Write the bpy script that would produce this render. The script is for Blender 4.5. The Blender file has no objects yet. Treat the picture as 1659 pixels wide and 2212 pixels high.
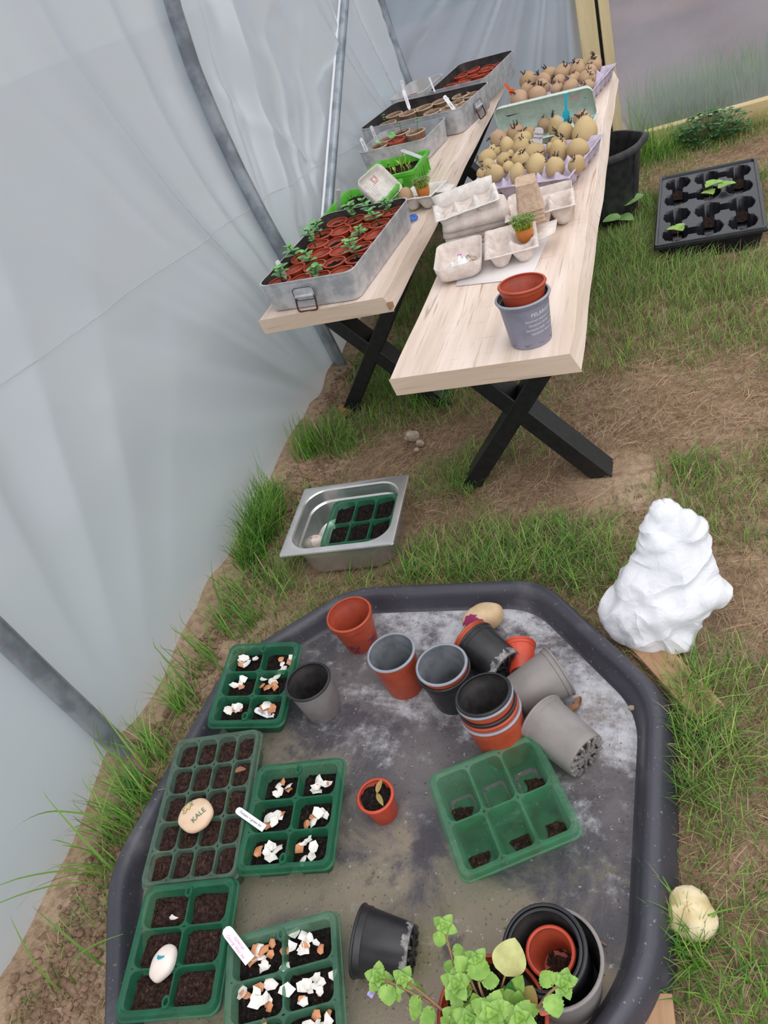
import bpy, math, random
import numpy as np
from mathutils import Vector, Matrix, noise, Euler
random.seed(7); RNG = np.random.default_rng(7)
PI = math.pi
sc = bpy.context.scene
col = sc.collection
ORD = ['first','second','third','fourth','fifth','sixth','seventh','eighth','ninth','tenth','eleventh','twelfth']

# ------------------------------------------------------------------ camera
FPX, PSI, TH, RHO, CH = 1645.0, -.5032, .6418, -.3841, 1.1621
Fv = Vector((math.sin(PSI)*math.cos(TH), math.cos(PSI)*math.cos(TH), -math.sin(TH)))
R0 = Vector((math.cos(PSI), -math.sin(PSI), 0)); U0 = R0.cross(Fv)
Rv = R0*math.cos(RHO)+U0*math.sin(RHO); Uv = -R0*math.sin(RHO)+U0*math.cos(RHO)
CAM = Vector((0, 0, CH))
def at(px, py, z):
    """world point at height z on the sightline of a photo pixel (used to survey positions)"""
    d = Fv*FPX+Rv*(px-829.5)-Uv*(py-1106)
    return CAM+d*((z-CH)/d.z)
def aty(px, py, y):
    d = Fv*FPX+Rv*(px-829.5)-Uv*(py-1106)
    return CAM+d*(y/d.y)
def ppm(p): return FPX/((Vector(p)-CAM).dot(Fv))
cd = bpy.data.cameras.new('camera'); cam = bpy.data.objects.new('camera', cd); col.objects.link(cam)
cd.sensor_fit = 'VERTICAL'; cd.sensor_height = 24; cd.lens = 24*FPX/2212; cd.clip_start = .02
m = Matrix((Rv, Uv, -Fv)).transposed().to_4x4(); m.translation = CAM; cam.matrix_world = m
sc.camera = cam

# ------------------------------------------------------------------ helpers
def lin(c):
    return tuple((x/12.92 if x <= .04045 else ((x+.055)/1.055)**2.4) for x in [v/255 for v in c])+(1,)
class MB:
    def __init__(s): s.v = []; s.f = []; s.m = []
    def add(s, vs, fs, mi=0, T=None):
        b = len(s.v)
        s.v += [tuple(T @ Vector(v)) if T else tuple(v) for v in vs]
        s.f += [tuple(i+b for i in f) for f in fs]
        s.m += (mi if isinstance(mi, list) else [mi]*len(fs))
    def loft(s, loops, mi=0, cap0=False, cap1=False, T=None, closed=True):
        n = len(loops[0]); vs = [p for l in loops for p in l]; fs = []; ms = []
        for k in range(len(loops)-1):
            for i in range(n if closed else n-1):
                j = (i+1) % n
                fs.append((k*n+i, k*n+j, (k+1)*n+j, (k+1)*n+i)); ms.append(mi[k] if isinstance(mi, (list, tuple)) else mi)
        if cap0: fs.append(tuple(range(n))[::-1]); ms.append(ms[0])
        if cap1: fs.append(tuple(range((len(loops)-1)*n, len(loops)*n))); ms.append(ms[-2] if cap0 else ms[-1])
        s.add(vs, fs, ms, T)
    def lathe(s, prof, n=40, mi=0, T=None, cap0=False, cap1=False):
        s.loft([[(r*math.cos(2*PI*i/n), r*math.sin(2*PI*i/n), z) for i in range(n)] for r, z in prof], mi, cap0, cap1, T)
    def box(s, c, d, mi=0, T=None):
        x, y, z = c; a, b, e = [q/2 for q in d]
        vs = [(x+i*a, y+j*b, z+k*e) for k in (-1, 1) for j in (-1, 1) for i in (-1, 1)]
        s.add(vs, [(0, 2, 3, 1), (4, 5, 7, 6), (0, 1, 5, 4), (2, 6, 7, 3), (0, 4, 6, 2), (1, 3, 7, 5)], mi, T)
    def tube(s, path, r, n=8, mi=0, T=None, closed=False):
        P = [Vector(p) for p in path]; L = len(P); loops = []
        up = None
        for i, p in enumerate(P):
            if closed: t = P[(i+1) % L]-P[i-1]
            else: t = P[min(i+1, L-1)]-P[max(i-1, 0)]
            t.normalize()
            if up is None: up = Vector((0, 0, 1)) if abs(t.z) < .9 else Vector((1, 0, 0))
            u = t.cross(up).normalized(); w = u.cross(t).normalized(); up = w
            rr = r[i] if isinstance(r, (list, tuple)) else r
            loops.append([p+u*rr*math.cos(2*PI*k/n)+w*rr*math.sin(2*PI*k/n) for k in range(n)])
        if closed: loops.append(loops[0]); s.loft(loops, mi, T=T)
        else: s.loft(loops, mi, True, True, T=T)
    def mesh(s, name, mats, ang=40):
        me = bpy.data.meshes.new(name); me.from_pydata(s.v, [], s.f)
        for x in (mats if isinstance(mats, (list, tuple)) else [mats]): me.materials.append(x)
        if any(s.m): me.polygons.foreach_set('material_index', s.m)
        me.validate(); me.shade_smooth()
        if ang: me.set_sharp_from_angle(angle=math.radians(ang))
        return me
def obj(name, me, parent=None, mw=None, solid=0, bevel=0, off=0):
    o = bpy.data.objects.new(name, me); col.objects.link(o)
    if parent: o.parent = parent
    if mw is not None: o.matrix_basis = mw
    if bevel:
        b = o.modifiers.new('bevel', 'BEVEL'); b.width = bevel; b.segments = 3; b.limit_method = 'ANGLE'
    if solid:
        q = o.modifiers.new('solid', 'SOLIDIFY'); q.thickness = solid; q.offset = off
    return o
def tag(o, label, cat, group=None, kind=None):
    if len(label.split()) > 16: print('LONG', len(label.split()), label)
    o['label'] = label; o['category'] = cat
    if group: o['group'] = group
    if kind: o['kind'] = kind
    return o
def thing(name, label, cat, mw=None, group=None):
    o = bpy.data.objects.new(name, None); col.objects.link(o); o.empty_display_size = .02
    if mw is not None: o.matrix_basis = mw
    return tag(o, label, cat, group)
def struct(name, me, **k):
    o = obj(name, me, **k); o['kind'] = 'structure'; return o
def Tm(loc, rz=0, rx=0, ry=0, s=1):
    m = Euler((rx, ry, rz)).to_matrix().to_4x4() @ Matrix.Diagonal((s, s, s, 1)) if not isinstance(s, tuple) else Euler((rx, ry, rz)).to_matrix().to_4x4() @ Matrix.Diagonal(s+(1,))
    m.translation = Vector(loc); return m
def axes(o, x=None, y=None, z=None):
    """matrix with origin o, given two axes"""
    if z is None: x = Vector(x).normalized(); z = x.cross(Vector(y)).normalized(); y = z.cross(x)
    elif x is not None: z = Vector(z).normalized(); y = z.cross(Vector(x)).normalized(); x = y.cross(z)
    else: z = Vector(z).normalized(); x = Vector(y).cross(z).normalized(); y = z.cross(x)
    m = Matrix((x, y, z)).transposed().to_4x4(); m.translation = Vector(o); return m
def frame4(fl, fr, br, bl, depth):
    c = (fl+fr+br+bl)/4; X = (fr+br-fl-bl); Y = (bl+br-fl-fr)
    M = axes(c, x=X, y=Y); M.translation = c-M.col[2].to_3d()*depth; return M
def rrect(ax, ay, r, n=6, z=0):
    P = []
    for cx, cy, a0 in ((ax-r, ay-r, 0), (-ax+r, ay-r, PI/2), (-ax+r, -ay+r, PI), (ax-r, -ay+r, 3*PI/2)):
        for i in range(n+1):
            a = a0+PI/2*i/n; P.append((cx+r*math.cos(a), cy+r*math.sin(a), z))
    return P
def torect(P, ax, ay, cx=0, cy=0, z=0):
    o = []
    for p in P:
        k = max(abs(p[0])/ax, abs(p[1])/ay); o.append((cx+p[0]/k, cy+p[1]/k, z))
    return o
def off(P, dx, dy, z=None): return [(p[0]+dx, p[1]+dy, p[2] if z is None else z) for p in P]
def fbm(x, y, s=1, o=3, seed=0):
    return noise.fractal(Vector((x*s+seed, y*s-seed*.7, seed*1.3)), 1.0, 2.0, o)
_tc = {}
def text(s, size, shear=0.0):
    key = (s, size, shear)
    if key in _tc: return _tc[key]
    c = bpy.data.curves.new('t', 'FONT'); c.body = s; c.size = size; c.shear = shear; c.align_x = 'CENTER'; c.align_y = 'CENTER'; c.resolution_u = 2
    o = bpy.data.objects.new('t', c); col.objects.link(o)
    bpy.context.view_layer.update()
    me = bpy.data.meshes.new_from_object(o.evaluated_get(bpy.context.evaluated_depsgraph_get()))
    vs = [tuple(v.co) for v in me.vertices]; fs = [tuple(p.vertices) for p in me.polygons]
    bpy.data.objects.remove(o); bpy.data.curves.remove(c); bpy.data.meshes.remove(me)
    _tc[key] = (vs, fs); return vs, fs

def refine(vs, fs, L):
    """cut long text edges so that writing can follow a curved face"""
    import bmesh
    bm = bmesh.new(); V = [bm.verts.new((v[0], v[1], 0)) for v in vs]
    for f in fs:
        try: bm.faces.new([V[i] for i in f])
        except ValueError: pass
    for _ in range(3):
        e = [e for e in bm.edges if e.calc_length() > L]
        if not e: break
        bmesh.ops.subdivide_edges(bm, edges=e, cuts=1)
    bmesh.ops.triangulate(bm, faces=bm.faces[:])
    bm.verts.index_update(); o = ([tuple(v.co) for v in bm.verts], [tuple(v.index for v in f.verts) for f in bm.faces]); bm.free(); return o
# ------------------------------------------------------------------ materials
class N:
    def __init__(s, name):
        s.m = bpy.data.materials.new(name); s.m.use_nodes = True; s.t = s.m.node_tree; s.t.nodes.clear()
        s.out = s.t.nodes.new('ShaderNodeOutputMaterial')
    def n(s, typ, **k):
        x = s.t.nodes.new('ShaderNode'+typ)
        for a, b in k.items():
            if a in x.inputs: s.put(x.inputs[a], b)
            else: setattr(x, a, b)
        return x
    def put(s, i, b):
        if isinstance(b, bpy.types.NodeSocket): s.t.links.new(b, i)
        elif isinstance(b, bpy.types.Node): s.t.links.new(b.outputs[0], i)
        else: i.default_value = b
    def coord(s, scale=(1, 1, 1), rot=(0, 0, 0), kind='Object', loc=(0, 0, 0)):
        t = s.n('TexCoord'); mp = s.n('Mapping'); s.put(mp.inputs[0], t.outputs[kind])
        mp.inputs['Scale'].default_value = scale; mp.inputs['Rotation'].default_value = rot; mp.inputs['Location'].default_value = loc
        return mp.outputs[0]
    def noise(s, sc, detail=5, co=None, rough=.55, dist=0):
        x = s.n('TexNoise', Scale=sc, Detail=detail, Roughness=rough, Distortion=dist)
        s.put(x.inputs['Vector'], co if co is not None else s.coord()); return x.outputs[0]
    def ramp(s, v, a, b, lo=0., hi=1.):
        x = s.n('MapRange'); x.interpolation_type = 'SMOOTHSTEP'
        s.put(x.inputs[0], v)
        for i, q in zip((1, 2, 3, 4), (a, b, lo, hi)): x.inputs[i].default_value = q
        return x.outputs[0]
    def mix(s, f, a, b):
        x = s.n('Mix', data_type='RGBA'); s.put(x.inputs[0], f); s.put(x.inputs[6], a); s.put(x.inputs[7], b); return x.outputs[2]
    def math(s, op, a, b=0.):
        x = s.n('Math', operation=op); s.put(x.inputs[0], a); s.put(x.inputs[1], b); return x.outputs[0]
    def bump(s, h, st=.3, d=.002):
        x = s.n('Bump'); x.inputs['Strength'].default_value = st; x.inputs['Distance'].default_value = d; s.put(x.inputs['Height'], h); return x.outputs[0]
    def pbr(s, c, rough=.6, metal=0, spec=.5, normal=None, **k):
        x = s.n('BsdfPrincipled'); s.put(x.inputs['Base Color'], c); s.put(x.inputs['Roughness'], rough); s.put(x.inputs['Metallic'], metal)
        x.inputs['Specular IOR Level'].default_value = spec
        if normal is not None: s.put(x.inputs['Normal'], normal)
        for a, b in k.items(): s.put(x.inputs[a], b)
        return x.outputs[0]
    def end(s, sh): s.put(s.out.inputs[0], sh); return s.m
def mat(name, c1, c2=None, scl=20, rough=.6, metal=0, bump=0, bsc=None, spec=.5, lo=.35, hi=.65, dist=.002, **k):
    g = N(name); c1 = lin(c1); c = c1
    if c2: c = g.mix(g.ramp(g.noise(scl), lo, hi), c1, lin(c2))
    nr = g.bump(g.noise(bsc or scl*4), bump, dist) if bump else None
    return g.end(g.pbr(c, rough, metal, spec, nr, **k))

def wood_mat(name, a, b, dark, axis='y', plank=.0, rough=.55, cracks=True):
    g = N(name); s1 = {'y': (14, 1.1, 14), 'x': (1.1, 14, 14), 'z': (14, 14, 1.1)}[axis]; s2 = {'y': (90, 3, 90), 'x': (3, 90, 90), 'z': (90, 90, 3)}[axis]
    n1 = g.noise(1.6, 6, g.coord(s1), dist=.6); n2 = g.noise(2, 4, g.coord(s2))
    c = g.mix(g.ramp(n1, .35, .66), lin(a), lin(b))
    c = g.mix(g.ramp(n2, .55, .74, 0, .55), c, lin(dark))
    n3 = g.noise(1.3, 5, g.coord({'y': (26, 1.6, 26), 'x': (1.6, 26, 26), 'z': (26, 26, 1.6)}[axis]), dist=1.2)
    c = g.mix(g.ramp(n3, .63, .70, 0, .7), c, lin(dark))
    if cracks:   # saw marks running across the grain
        n4 = g.noise(1, 3, g.coord((9, 150, 9) if axis == 'y' else (150, 9, 9)))
        n5 = g.noise(2.2, 3)
        c = g.mix(g.math('MULTIPLY', g.ramp(n4, .58, .70, 0, .6), g.ramp(n5, .48, .62)), c, lin(dark))
    return g.end(g.pbr(c, rough, 0, .35, g.bump(n2, .15, .001)))

def poly_mat(name, tint, transp, gloss=.25, streak=None):
    g = N(name)
    d = g.n('BsdfDiffuse', Color=lin(tint)); t = g.n('BsdfTranslucent', Color=lin(tint))
    a = g.n('MixShader'); g.put(a.inputs[0], .55); g.put(a.inputs[1], d); g.put(a.inputs[2], t)
    tr = g.n('BsdfTransparent'); tr.inputs[0].default_value = (1, 1, 1, 1)
    nn = g.noise(2.2, 4, g.coord((1, .35, 1)))
    b = g.n('MixShader'); g.put(b.inputs[0], g.ramp(nn, .3, .7, transp*.8, transp*1.2)); g.put(b.inputs[1], a); g.put(b.inputs[2], tr)
    lw = g.n('LayerWeight', Blend=.35)
    gl = g.n('BsdfGlossy', Color=(1, 1, 1, 1), Roughness=.28)
    nb = g.noise(14, 5, g.coord((1, .5, .25)))
    g.put(gl.inputs['Normal'], g.bump(nb, .25, .01))
    e = g.n('MixShader'); g.put(e.inputs[0], g.math('MULTIPLY', lw.outputs[1], gloss)); g.put(e.inputs[1], b); g.put(e.inputs[2], gl)
    return g.end(e.outputs[0])

def greenplastic(name, c, transp=.35, rough=.22, dirt=0.0):
    g = N(name); nn = g.noise(34, 5)
    cc = g.mix(g.ramp(nn, .42, .66, 0, dirt or .3), lin(c), lin((104, 108, 62) if dirt else (58, 70, 52)))
    p = g.pbr(cc, rough, 0, .8); tl = g.n('BsdfTranslucent'); g.put(tl.inputs[0], cc)
    a = g.n('MixShader'); g.put(a.inputs[0], .3); g.put(a.inputs[1], p); g.put(a.inputs[2], tl)
    tr = g.n('BsdfTransparent', Color=tuple(min(1, x*.9+.42) for x in lin(c)[:3])+(1,))
    lw = g.n('LayerWeight', Blend=.3); f = g.ramp(lw.outputs[1], .15, .85, transp*1.25, transp*.35)
    b = g.n('MixShader'); g.put(b.inputs[0], f); g.put(b.inputs[1], a.outputs[0]); g.put(b.inputs[2], tr)
    return g.end(b.outputs[0])

def soil_mat(name, a, b, c3):
    g = N(name); n1 = g.noise(150, 6); n2 = g.noise(300, 4, g.coord((1, .35, 1), (0, 0, .6)), dist=1.0)
    c = g.mix(g.ramp(n1, .38, .66), lin(a), lin(b)); c = g.mix(g.ramp(n2, .56, .70, 0, .9), c, lin(c3))
    return g.end(g.pbr(c, .9, 0, .2, g.bump(g.math('ADD', n1, n2), 1.0, .008)))

M = {}
M['bench'] = wood_mat('bench_wood', (232, 214, 202), (212, 191, 174), (158, 132, 114))
M['bench_end'] = wood_mat('bench_end_wood', (216, 194, 174), (198, 174, 152), (156, 126, 104), axis='x', cracks=False)
M['timber'] = wood_mat('timber', (214, 196, 156), (198, 176, 134), (174, 146, 104), axis='z', cracks=False)
M['railwood'] = wood_mat('rail_timber', (206, 186, 142), (186, 162, 118), (150, 124, 84), axis='x', cracks=False)
M['offcut'] = wood_mat('offcut_wood', (176, 140, 108), (150, 114, 84), (110, 80, 58), axis='y', cracks=False)
M['blackmetal'] = mat('black_painted_steel', (20, 20, 22), (30, 30, 32), 60, .42, 0, .1, 300)
M['poly'] = poly_mat('polythene_sheet', (207, 215, 220), .035, .75)
M['polyfold'] = poly_mat('polythene_folds', (188, 202, 214), .24, 1.2)
M['polyend'] = poly_mat('polythene_end_sheet', (196, 200, 210), .62, .22)
M['galv'] = mat('galvanised_tube', (164, 171, 178), (132, 140, 148), 14, .34, .6, .1, 200, lo=.4, hi=.62)
M['alu'] = mat('dull_aluminium', (196, 196, 199), (166, 167, 170), 34, .5, .25, .15, 90, lo=.36, hi=.66)
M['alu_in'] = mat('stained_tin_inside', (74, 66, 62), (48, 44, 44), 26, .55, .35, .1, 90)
M['alu_light'] = mat('pale_tin_inside', (190, 194, 198), (170, 172, 176), 30, .5, .3)
M['rust'] = mat('rusty_wire', (104, 62, 50), (70, 52, 48), 120, .6, .5)
M['wire'] = mat('dark_wire', (60, 60, 64), None, rough=.4, metal=.8)
M['steel'] = mat('stainless_steel', (214, 213, 212), (198, 196, 195), 12, .26, .8, .05, 200)
M['terra'] = mat('terracotta_plastic', (178, 76, 48), (164, 66, 42), 30, .42, 0, .05, 200)
M['terra_d'] = mat('terracotta_plastic_deep', (170, 74, 48), (150, 62, 44), 30, .5, 0, .05, 200)
M['red'] = mat('red_plastic', (200, 76, 50), (184, 64, 44), 30, .38)
M['grey'] = mat('grey_plastic', (150, 154, 164), (138, 142, 152), 30, .45)
M['grey_in'] = mat('grey_plastic_dusty', (112, 116, 122), (84, 88, 92), 26, .5)
M['taupe'] = mat('taupe_plastic', (140, 134, 132), (128, 122, 120), 24, .5)
M['lilacgrey'] = mat('lilac_grey_plastic', (140, 140, 156), (128, 128, 144), 24, .5)
M['black'] = mat('black_plastic', (32, 32, 36), (44, 43, 46), 30, .38, 0, .05, 200)
M['black_in'] = mat('black_plastic_dusty', (30, 28, 29), (48, 44, 44), 60, .6)
M['glossblack'] = mat('glossy_black_plastic', (26, 27, 32), (34, 34, 40), 30, .22)
M['bucket'] = mat('black_rubber', (40, 40, 43), (58, 58, 60), 40, .55, 0, .2, 200)
M['dirtwhite'] = mat('limescale', (160, 158, 156), (96, 94, 94), 90, .8)
M['pulp'] = mat('grey_pulp', (222, 210, 202), (206, 192, 184), 60, .9, 0, .5, 260, .2)
M['pulp_w'] = mat('pale_pulp', (226, 220, 214), (212, 204, 198), 60, .9, 0, .5, 260, .2)
M['lilac'] = mat('lilac_pulp', (200, 190, 206), (186, 174, 194), 60, .9, 0, .4, 260, .2)
M['mint'] = mat('mint_pulp', (200, 216, 206), (186, 204, 194), 60, .9, 0, .5, 260, .2)
M['fibre'] = mat('brown_fibre', (168, 136, 108), (146, 114, 88), 90, .95, 0, .7, 300, .15)
M['fibre_p'] = mat('pale_brown_fibre', (204, 178, 156), (186, 158, 136), 90, .95, 0, .7, 300, .15)
M['soil'] = soil_mat('potting_soil', (34, 26, 24), (62, 46, 42), (112, 84, 72))
M['soil_r'] = soil_mat('brown_potting_soil', (54, 38, 34), (86, 62, 54), (130, 98, 86))
M['soil_b'] = soil_mat('black_potting_soil', (24, 20, 20), (48, 38, 36), (90, 74, 68))
M['soil_top'] = soil_mat('dry_fibre_soil', (120, 96, 78), (150, 124, 104), (90, 70, 56))
M['clod'] = mat('clay_soil', (122, 98, 80), (152, 126, 106), 24, .95, 0, .6, 60, .15)
M['stone'] = mat('pale_stone', (204, 182, 134), (226, 210, 176), 26, .85, 0, .5, 60)
M['greystone'] = mat('grey_stone', (178, 164, 148), (148, 132, 116), 40, .85, 0, .5, 90)
M['pebble'] = mat('cream_pebble', (208, 184, 150), (190, 160, 122), 22, .55, 0, .1, 90)
M['pinkstone'] = mat('smooth_pink_stone', (232, 204, 176), (220, 186, 156), 22, .5)
M['whitestone'] = mat('smooth_white_stone', (238, 226, 218), (224, 208, 198), 22, .45)
M['gtray'] = greenplastic('green_tray_plastic', (58, 142, 106), .40)
M['gtray2'] = greenplastic('dusty_green_tray_plastic', (122, 152, 132), .40)
M['gtray3'] = greenplastic('bright_green_tray_plastic', (104, 176, 136), .50, .25, .4)
M['gtray4'] = greenplastic('pale_green_tray_plastic', (102, 156, 128), .40)
M['lime'] = greenplastic('lime_green_plastic', (116, 214, 70), .12, .4)
M['white'] = mat('white_plastic', (236, 236, 240), None, rough=.4)
M['greywhite'] = mat('grey_white_plastic', (196, 200, 202), (180, 184, 186), 20, .5)
M['tub'] = mat('milky_tub_plastic', (206, 208, 210), (186, 184, 182), 14, .45)
M['ink'] = mat('dark_ink', (50, 50, 66), None, rough=.7)
M['inkpink'] = mat('pink_ink', (206, 120, 186), None, rough=.7)
M['inkred'] = mat('red_ink', (212, 60, 40), None, rough=.7)
M['inkgreen'] = mat('green_ink', (40, 110, 90), None, rough=.7)
M['inkteal'] = mat('teal_paint', (20, 150, 170), None, rough=.5)
M['inkyel'] = mat('yellow_wash', (216, 188, 128), (226, 200, 150), 60, .6)
M['magenta'] = mat('magenta_paint', (140, 28, 84), None, rough=.5)
M['inkwhite'] = mat('white_print', (220, 222, 228), None, rough=.6)
M['blue'] = mat('blue_plastic', (40, 92, 176), (64, 116, 200), 90, .3)
M['cyan'] = mat('cyan_plastic', (40, 215, 255), None, rough=.4)
M['orange'] = mat('orange_plastic', (250, 98, 30), None, rough=.4)
M['shellw'] = mat('white_eggshell', (244, 240, 234), (232, 226, 218), 90, .5)
M['shellb'] = mat('brown_eggshell', (214, 150, 108), (196, 130, 90), 90, .5)
M['wool'] = mat('white_wool', (246, 244, 244), (226, 222, 220), 80, .95, 0, .8, 120)
M['paper'] = mat('white_paper', (236, 230, 228), (226, 218, 216), 8, .8)
M['seedred'] = mat('red_brown_seed', (150, 76, 58), (110, 54, 42), 300, .7, 0, .9, 400)
M['stem'] = mat('reddish_stem', (150, 104, 84), (128, 112, 66), 40, .6)
M['sprout'] = mat('dark_sprout', (70, 58, 60), (48, 40, 46), 200, .7, 0, .5, 400)
M['leaf'] = mat('pea_leaf', (126, 182, 108), (98, 158, 88), 80, .5, 0, .1, 200)
M['leafyellow'] = mat('lime_leaf', (142, 180, 84), (114, 156, 64), 70, .5, 0, .15, 200)
M['leafpale'] = mat('pale_leaf', (186, 188, 122), (168, 164, 104), 50, .55, 0, .15, 120)
M['leafbrown'] = mat('browning_leaf', (168, 122, 76), (140, 132, 70), 50, .6)
M['leafred'] = mat('red_leaf', (206, 104, 84), None, rough=.6)
M['leafdark'] = mat('dark_leaf', (66, 112, 56), (48, 90, 44), 50, .5, 0, .15, 120)
M['dock'] = mat('dock_leaf', (128, 164, 100), (104, 142, 84), 30, .5, 0, .2, 90)
M['sprig'] = mat('yellow_sprout', (176, 192, 66), (150, 176, 60), 60, .5)
M['cress'] = mat('cress', (92, 128, 58), (120, 140, 76), 200, .6)
M['lilacflower'] = mat('lilac_petal', (170, 160, 226), None, rough=.6)
M['petal'] = mat('purple_petal', (190, 60, 206), None, rough=.6)
M['deadleaf'] = mat('dead_leaf', (150, 110, 80), (120, 84, 60), 80, .7)
M['hedge'] = mat('hedge_green', (74, 92, 62), (52, 72, 48), 3, .9, 0, .6, 9, .2)
def potato_mat(name, a, b):
    g = N(name); oi = g.n('ObjectInfo')
    c = g.mix(g.ramp(g.noise(24, 4), .36, .68), lin(a), lin(b))
    c = g.mix(g.math('MULTIPLY', oi.outputs['Random'], .5), c, lin((176, 146, 104)))
    n2 = g.noise(90, 3); c = g.mix(g.ramp(n2, .62, .72, 0, .55), c, lin((120, 92, 66)))
    return g.end(g.pbr(c, .62, 0, .3, g.bump(g.noise(60, 5), .25, .003)))
M['potato'] = potato_mat('potato_skin', (206, 184, 138), (192, 166, 120))
M['potato_p'] = potato_mat('pinkish_potato_skin', (190, 158, 130), (172, 140, 114))
def bag_mat():
    g = N('white_film'); p = g.pbr(lin((246, 247, 252)), .32, 0, .5, g.bump(g.noise(30, 6, dist=1.5), .35, .01))
    t = g.n('BsdfTranslucent', Color=lin((246, 247, 252))); b = g.n('MixShader'); g.put(b.inputs[0], .3); g.put(b.inputs[1], p); g.put(b.inputs[2], t)
    return g.end(b.outputs[0])
M['bag'] = bag_mat()
def clear_mat():
    g = N('clear_film'); p = g.pbr(lin((214, 220, 226)), .15, 0, .6, g.bump(g.noise(30, 6, dist=1.5), .5, .01))
    t = g.n('BsdfTransparent'); b = g.n('MixShader'); g.put(b.inputs[0], .5); g.put(b.inputs[1], p); g.put(b.inputs[2], t)
    return g.end(b.outputs[0])
M['clear'] = clear_mat()
M['blackbag'] = mat('black_film', (24, 25, 28), (40, 42, 46), 20, .25, 0, .6, 50)
def tuff_mat():
    g = N('stained_black_tray_floor'); t = g.n('TexCoord'); sx = g.n('SeparateXYZ'); g.put(sx.inputs[0], t.outputs['Object']); X, Y = sx.outputs[0], sx.outputs[1]
    big = g.noise(2.6, 4, g.coord(loc=(3, 1, 0)), dist=.3); mid = g.noise(7, 7, g.coord(loc=(1, 5, 0)), .65, .6); fin = g.noise(38, 7, rough=.7); grit = g.noise(170, 4)
    c = g.mix(g.ramp(mid, .35, .65), lin((78, 74, 80)), lin((110, 104, 106)))
    # tan film of dried soil, mostly in the near and middle part
    tan = g.math('ADD', g.math('MULTIPLY', mid, .6), g.math('ADD', g.math('MULTIPLY', big, .5), g.ramp(g.math('ADD', Y, g.math('MULTIPLY', X, .35)), -.35, .30, .16, -.14)))
    c = g.mix(g.ramp(tan, .50, .66, 0, .9), c, lin((140, 129, 112)))
    c = g.mix(g.ramp(g.math('ADD', g.noise(5, 6, g.coord(loc=(7, 7, 0)), .65), g.ramp(Y, -.4, .1, .06, -.08)), .55, .66, 0, .55), c, lin((122, 118, 78)))
    # limescale bloom in streaky patches, more toward the far and right sides
    pat = g.noise(5.2, 6, g.coord((1, 1.5, 1), (0, 0, .5), loc=(2, 8, 0)), .6, .8)
    v = g.math('ADD', g.math('ADD', g.math('MULTIPLY', pat, .75), g.math('MULTIPLY', fin, .5)), g.ramp(g.math('ADD', g.math('MULTIPLY', Y, 1.2), g.math('MULTIPLY', X, .6)), -.3, .55, -.13, .09))
    c = g.mix(g.ramp(v, .60, .86, 0, .92), c, lin((198, 198, 204)))
    c = g.mix(g.ramp(g.noise(9, 6, g.coord(loc=(1, 9, 0)), .6), .57, .66, 0, .8), c, lin((70, 64, 72)))
    c = g.mix(g.ramp(grit, .62, .69, 0, .7), c, lin((56, 50, 48))); c = g.mix(g.ramp(g.noise(120, 3, g.coord(loc=(2, 2, 0))), .68, .72, 0, .6), c, lin((190, 186, 180)))
    return g.end(g.pbr(c, g.ramp(mid, .3, .7, .4, .8), 0, .35, g.bump(g.math('ADD', fin, grit), .45, .003)))
M['tuff'] = tuff_mat()
def rim_mat():
    g = N('black_tray_rim'); c = g.mix(g.ramp(g.noise(9, 6), .5, .75, 0, .45), lin((62, 61, 70)), lin((128, 126, 132)))
    c = g.mix(g.ramp(g.noise(150, 3), .66, .72, 0, .6), c, lin((150, 146, 146)))
    return g.end(g.pbr(c, .38, 0, .5, g.bump(g.noise(120, 4), .12, .002)))
M['rim'] = rim_mat()
def grass_mat():
    g = N('grass'); a = g.n('Attribute', attribute_name='col')
    p = g.pbr(a.outputs[0], .5, 0, .3); t = g.n('BsdfTranslucent'); g.put(t.inputs[0], a.outputs[0])
    b = g.n('MixShader'); g.put(b.inputs[0], .25); g.put(b.inputs[1], p); g.put(b.inputs[2], t); return g.end(b.outputs[0])
M['grass'] = grass_mat()
def ground_mat():
    g = N('bare_soil'); n1 = g.noise(5, 6); n2 = g.noise(60, 6); n3 = g.noise(220, 4)
    c = g.mix(g.ramp(n1, .35, .65), lin((164, 140, 116)), lin((184, 160, 136)))
    c = g.mix(g.ramp(n2, .42, .68, 0, .7), c, lin((128, 104, 82))); c = g.mix(g.ramp(n3, .62, .72, 0, .6), c, lin((178, 156, 132)))
    return g.end(g.pbr(c, .95, 0, .15, g.bump(g.math('ADD', n2, n3), .7, .008)))
M['ground'] = ground_mat()
M['field'] = mat('ploughed_field', (112, 92, 92), (88, 74, 78), .6, .95, 0, .5, 6)
EXPO = 0.35
# ------------------------------------------------------------------ ground
def gz(x, y):
    return .010*fbm(x, y, 2.2, 3, 5)+.006*fbm(x, y, 9, 3, 2)-.004+(.05*max(0, min(1, (-.98-x)/.14))*(.6+.5*fbm(x, y, 6, 2, 9)) if x < -.98 else 0)
def flat(x, y):   # keep the soil level beneath the standing things
    d = 0
    if -1.02 < x < -.03 and .1 < y < 1.06: d = 1
    return d
xs = np.concatenate([np.linspace(-1.22, 1.7, 147)]); ys = np.linspace(-.4, 4.2, 231)
def ground_z(x, y):
    z = gz(x, y)
    if flat(x, y): z = min(z, 0)-.004
    return z
b = MB(); nx, ny = len(xs), len(ys)
b.v = [(float(x), float(y), ground_z(float(x), float(y))) for y in ys for x in xs]
b.f = [(j*nx+i, j*nx+i+1, (j+1)*nx+i+1, (j+1)*nx+i) for j in range(ny-1) for i in range(nx-1)]; b.m = [0]*len(b.f)
struct('floor', b.mesh('floor', M['ground'], 0))
b = MB(); b.box((0, 8, -.16), (60, 60, .2)); struct('floor_outside', b.mesh('floor_outside', M['field']))
b = MB()
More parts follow.
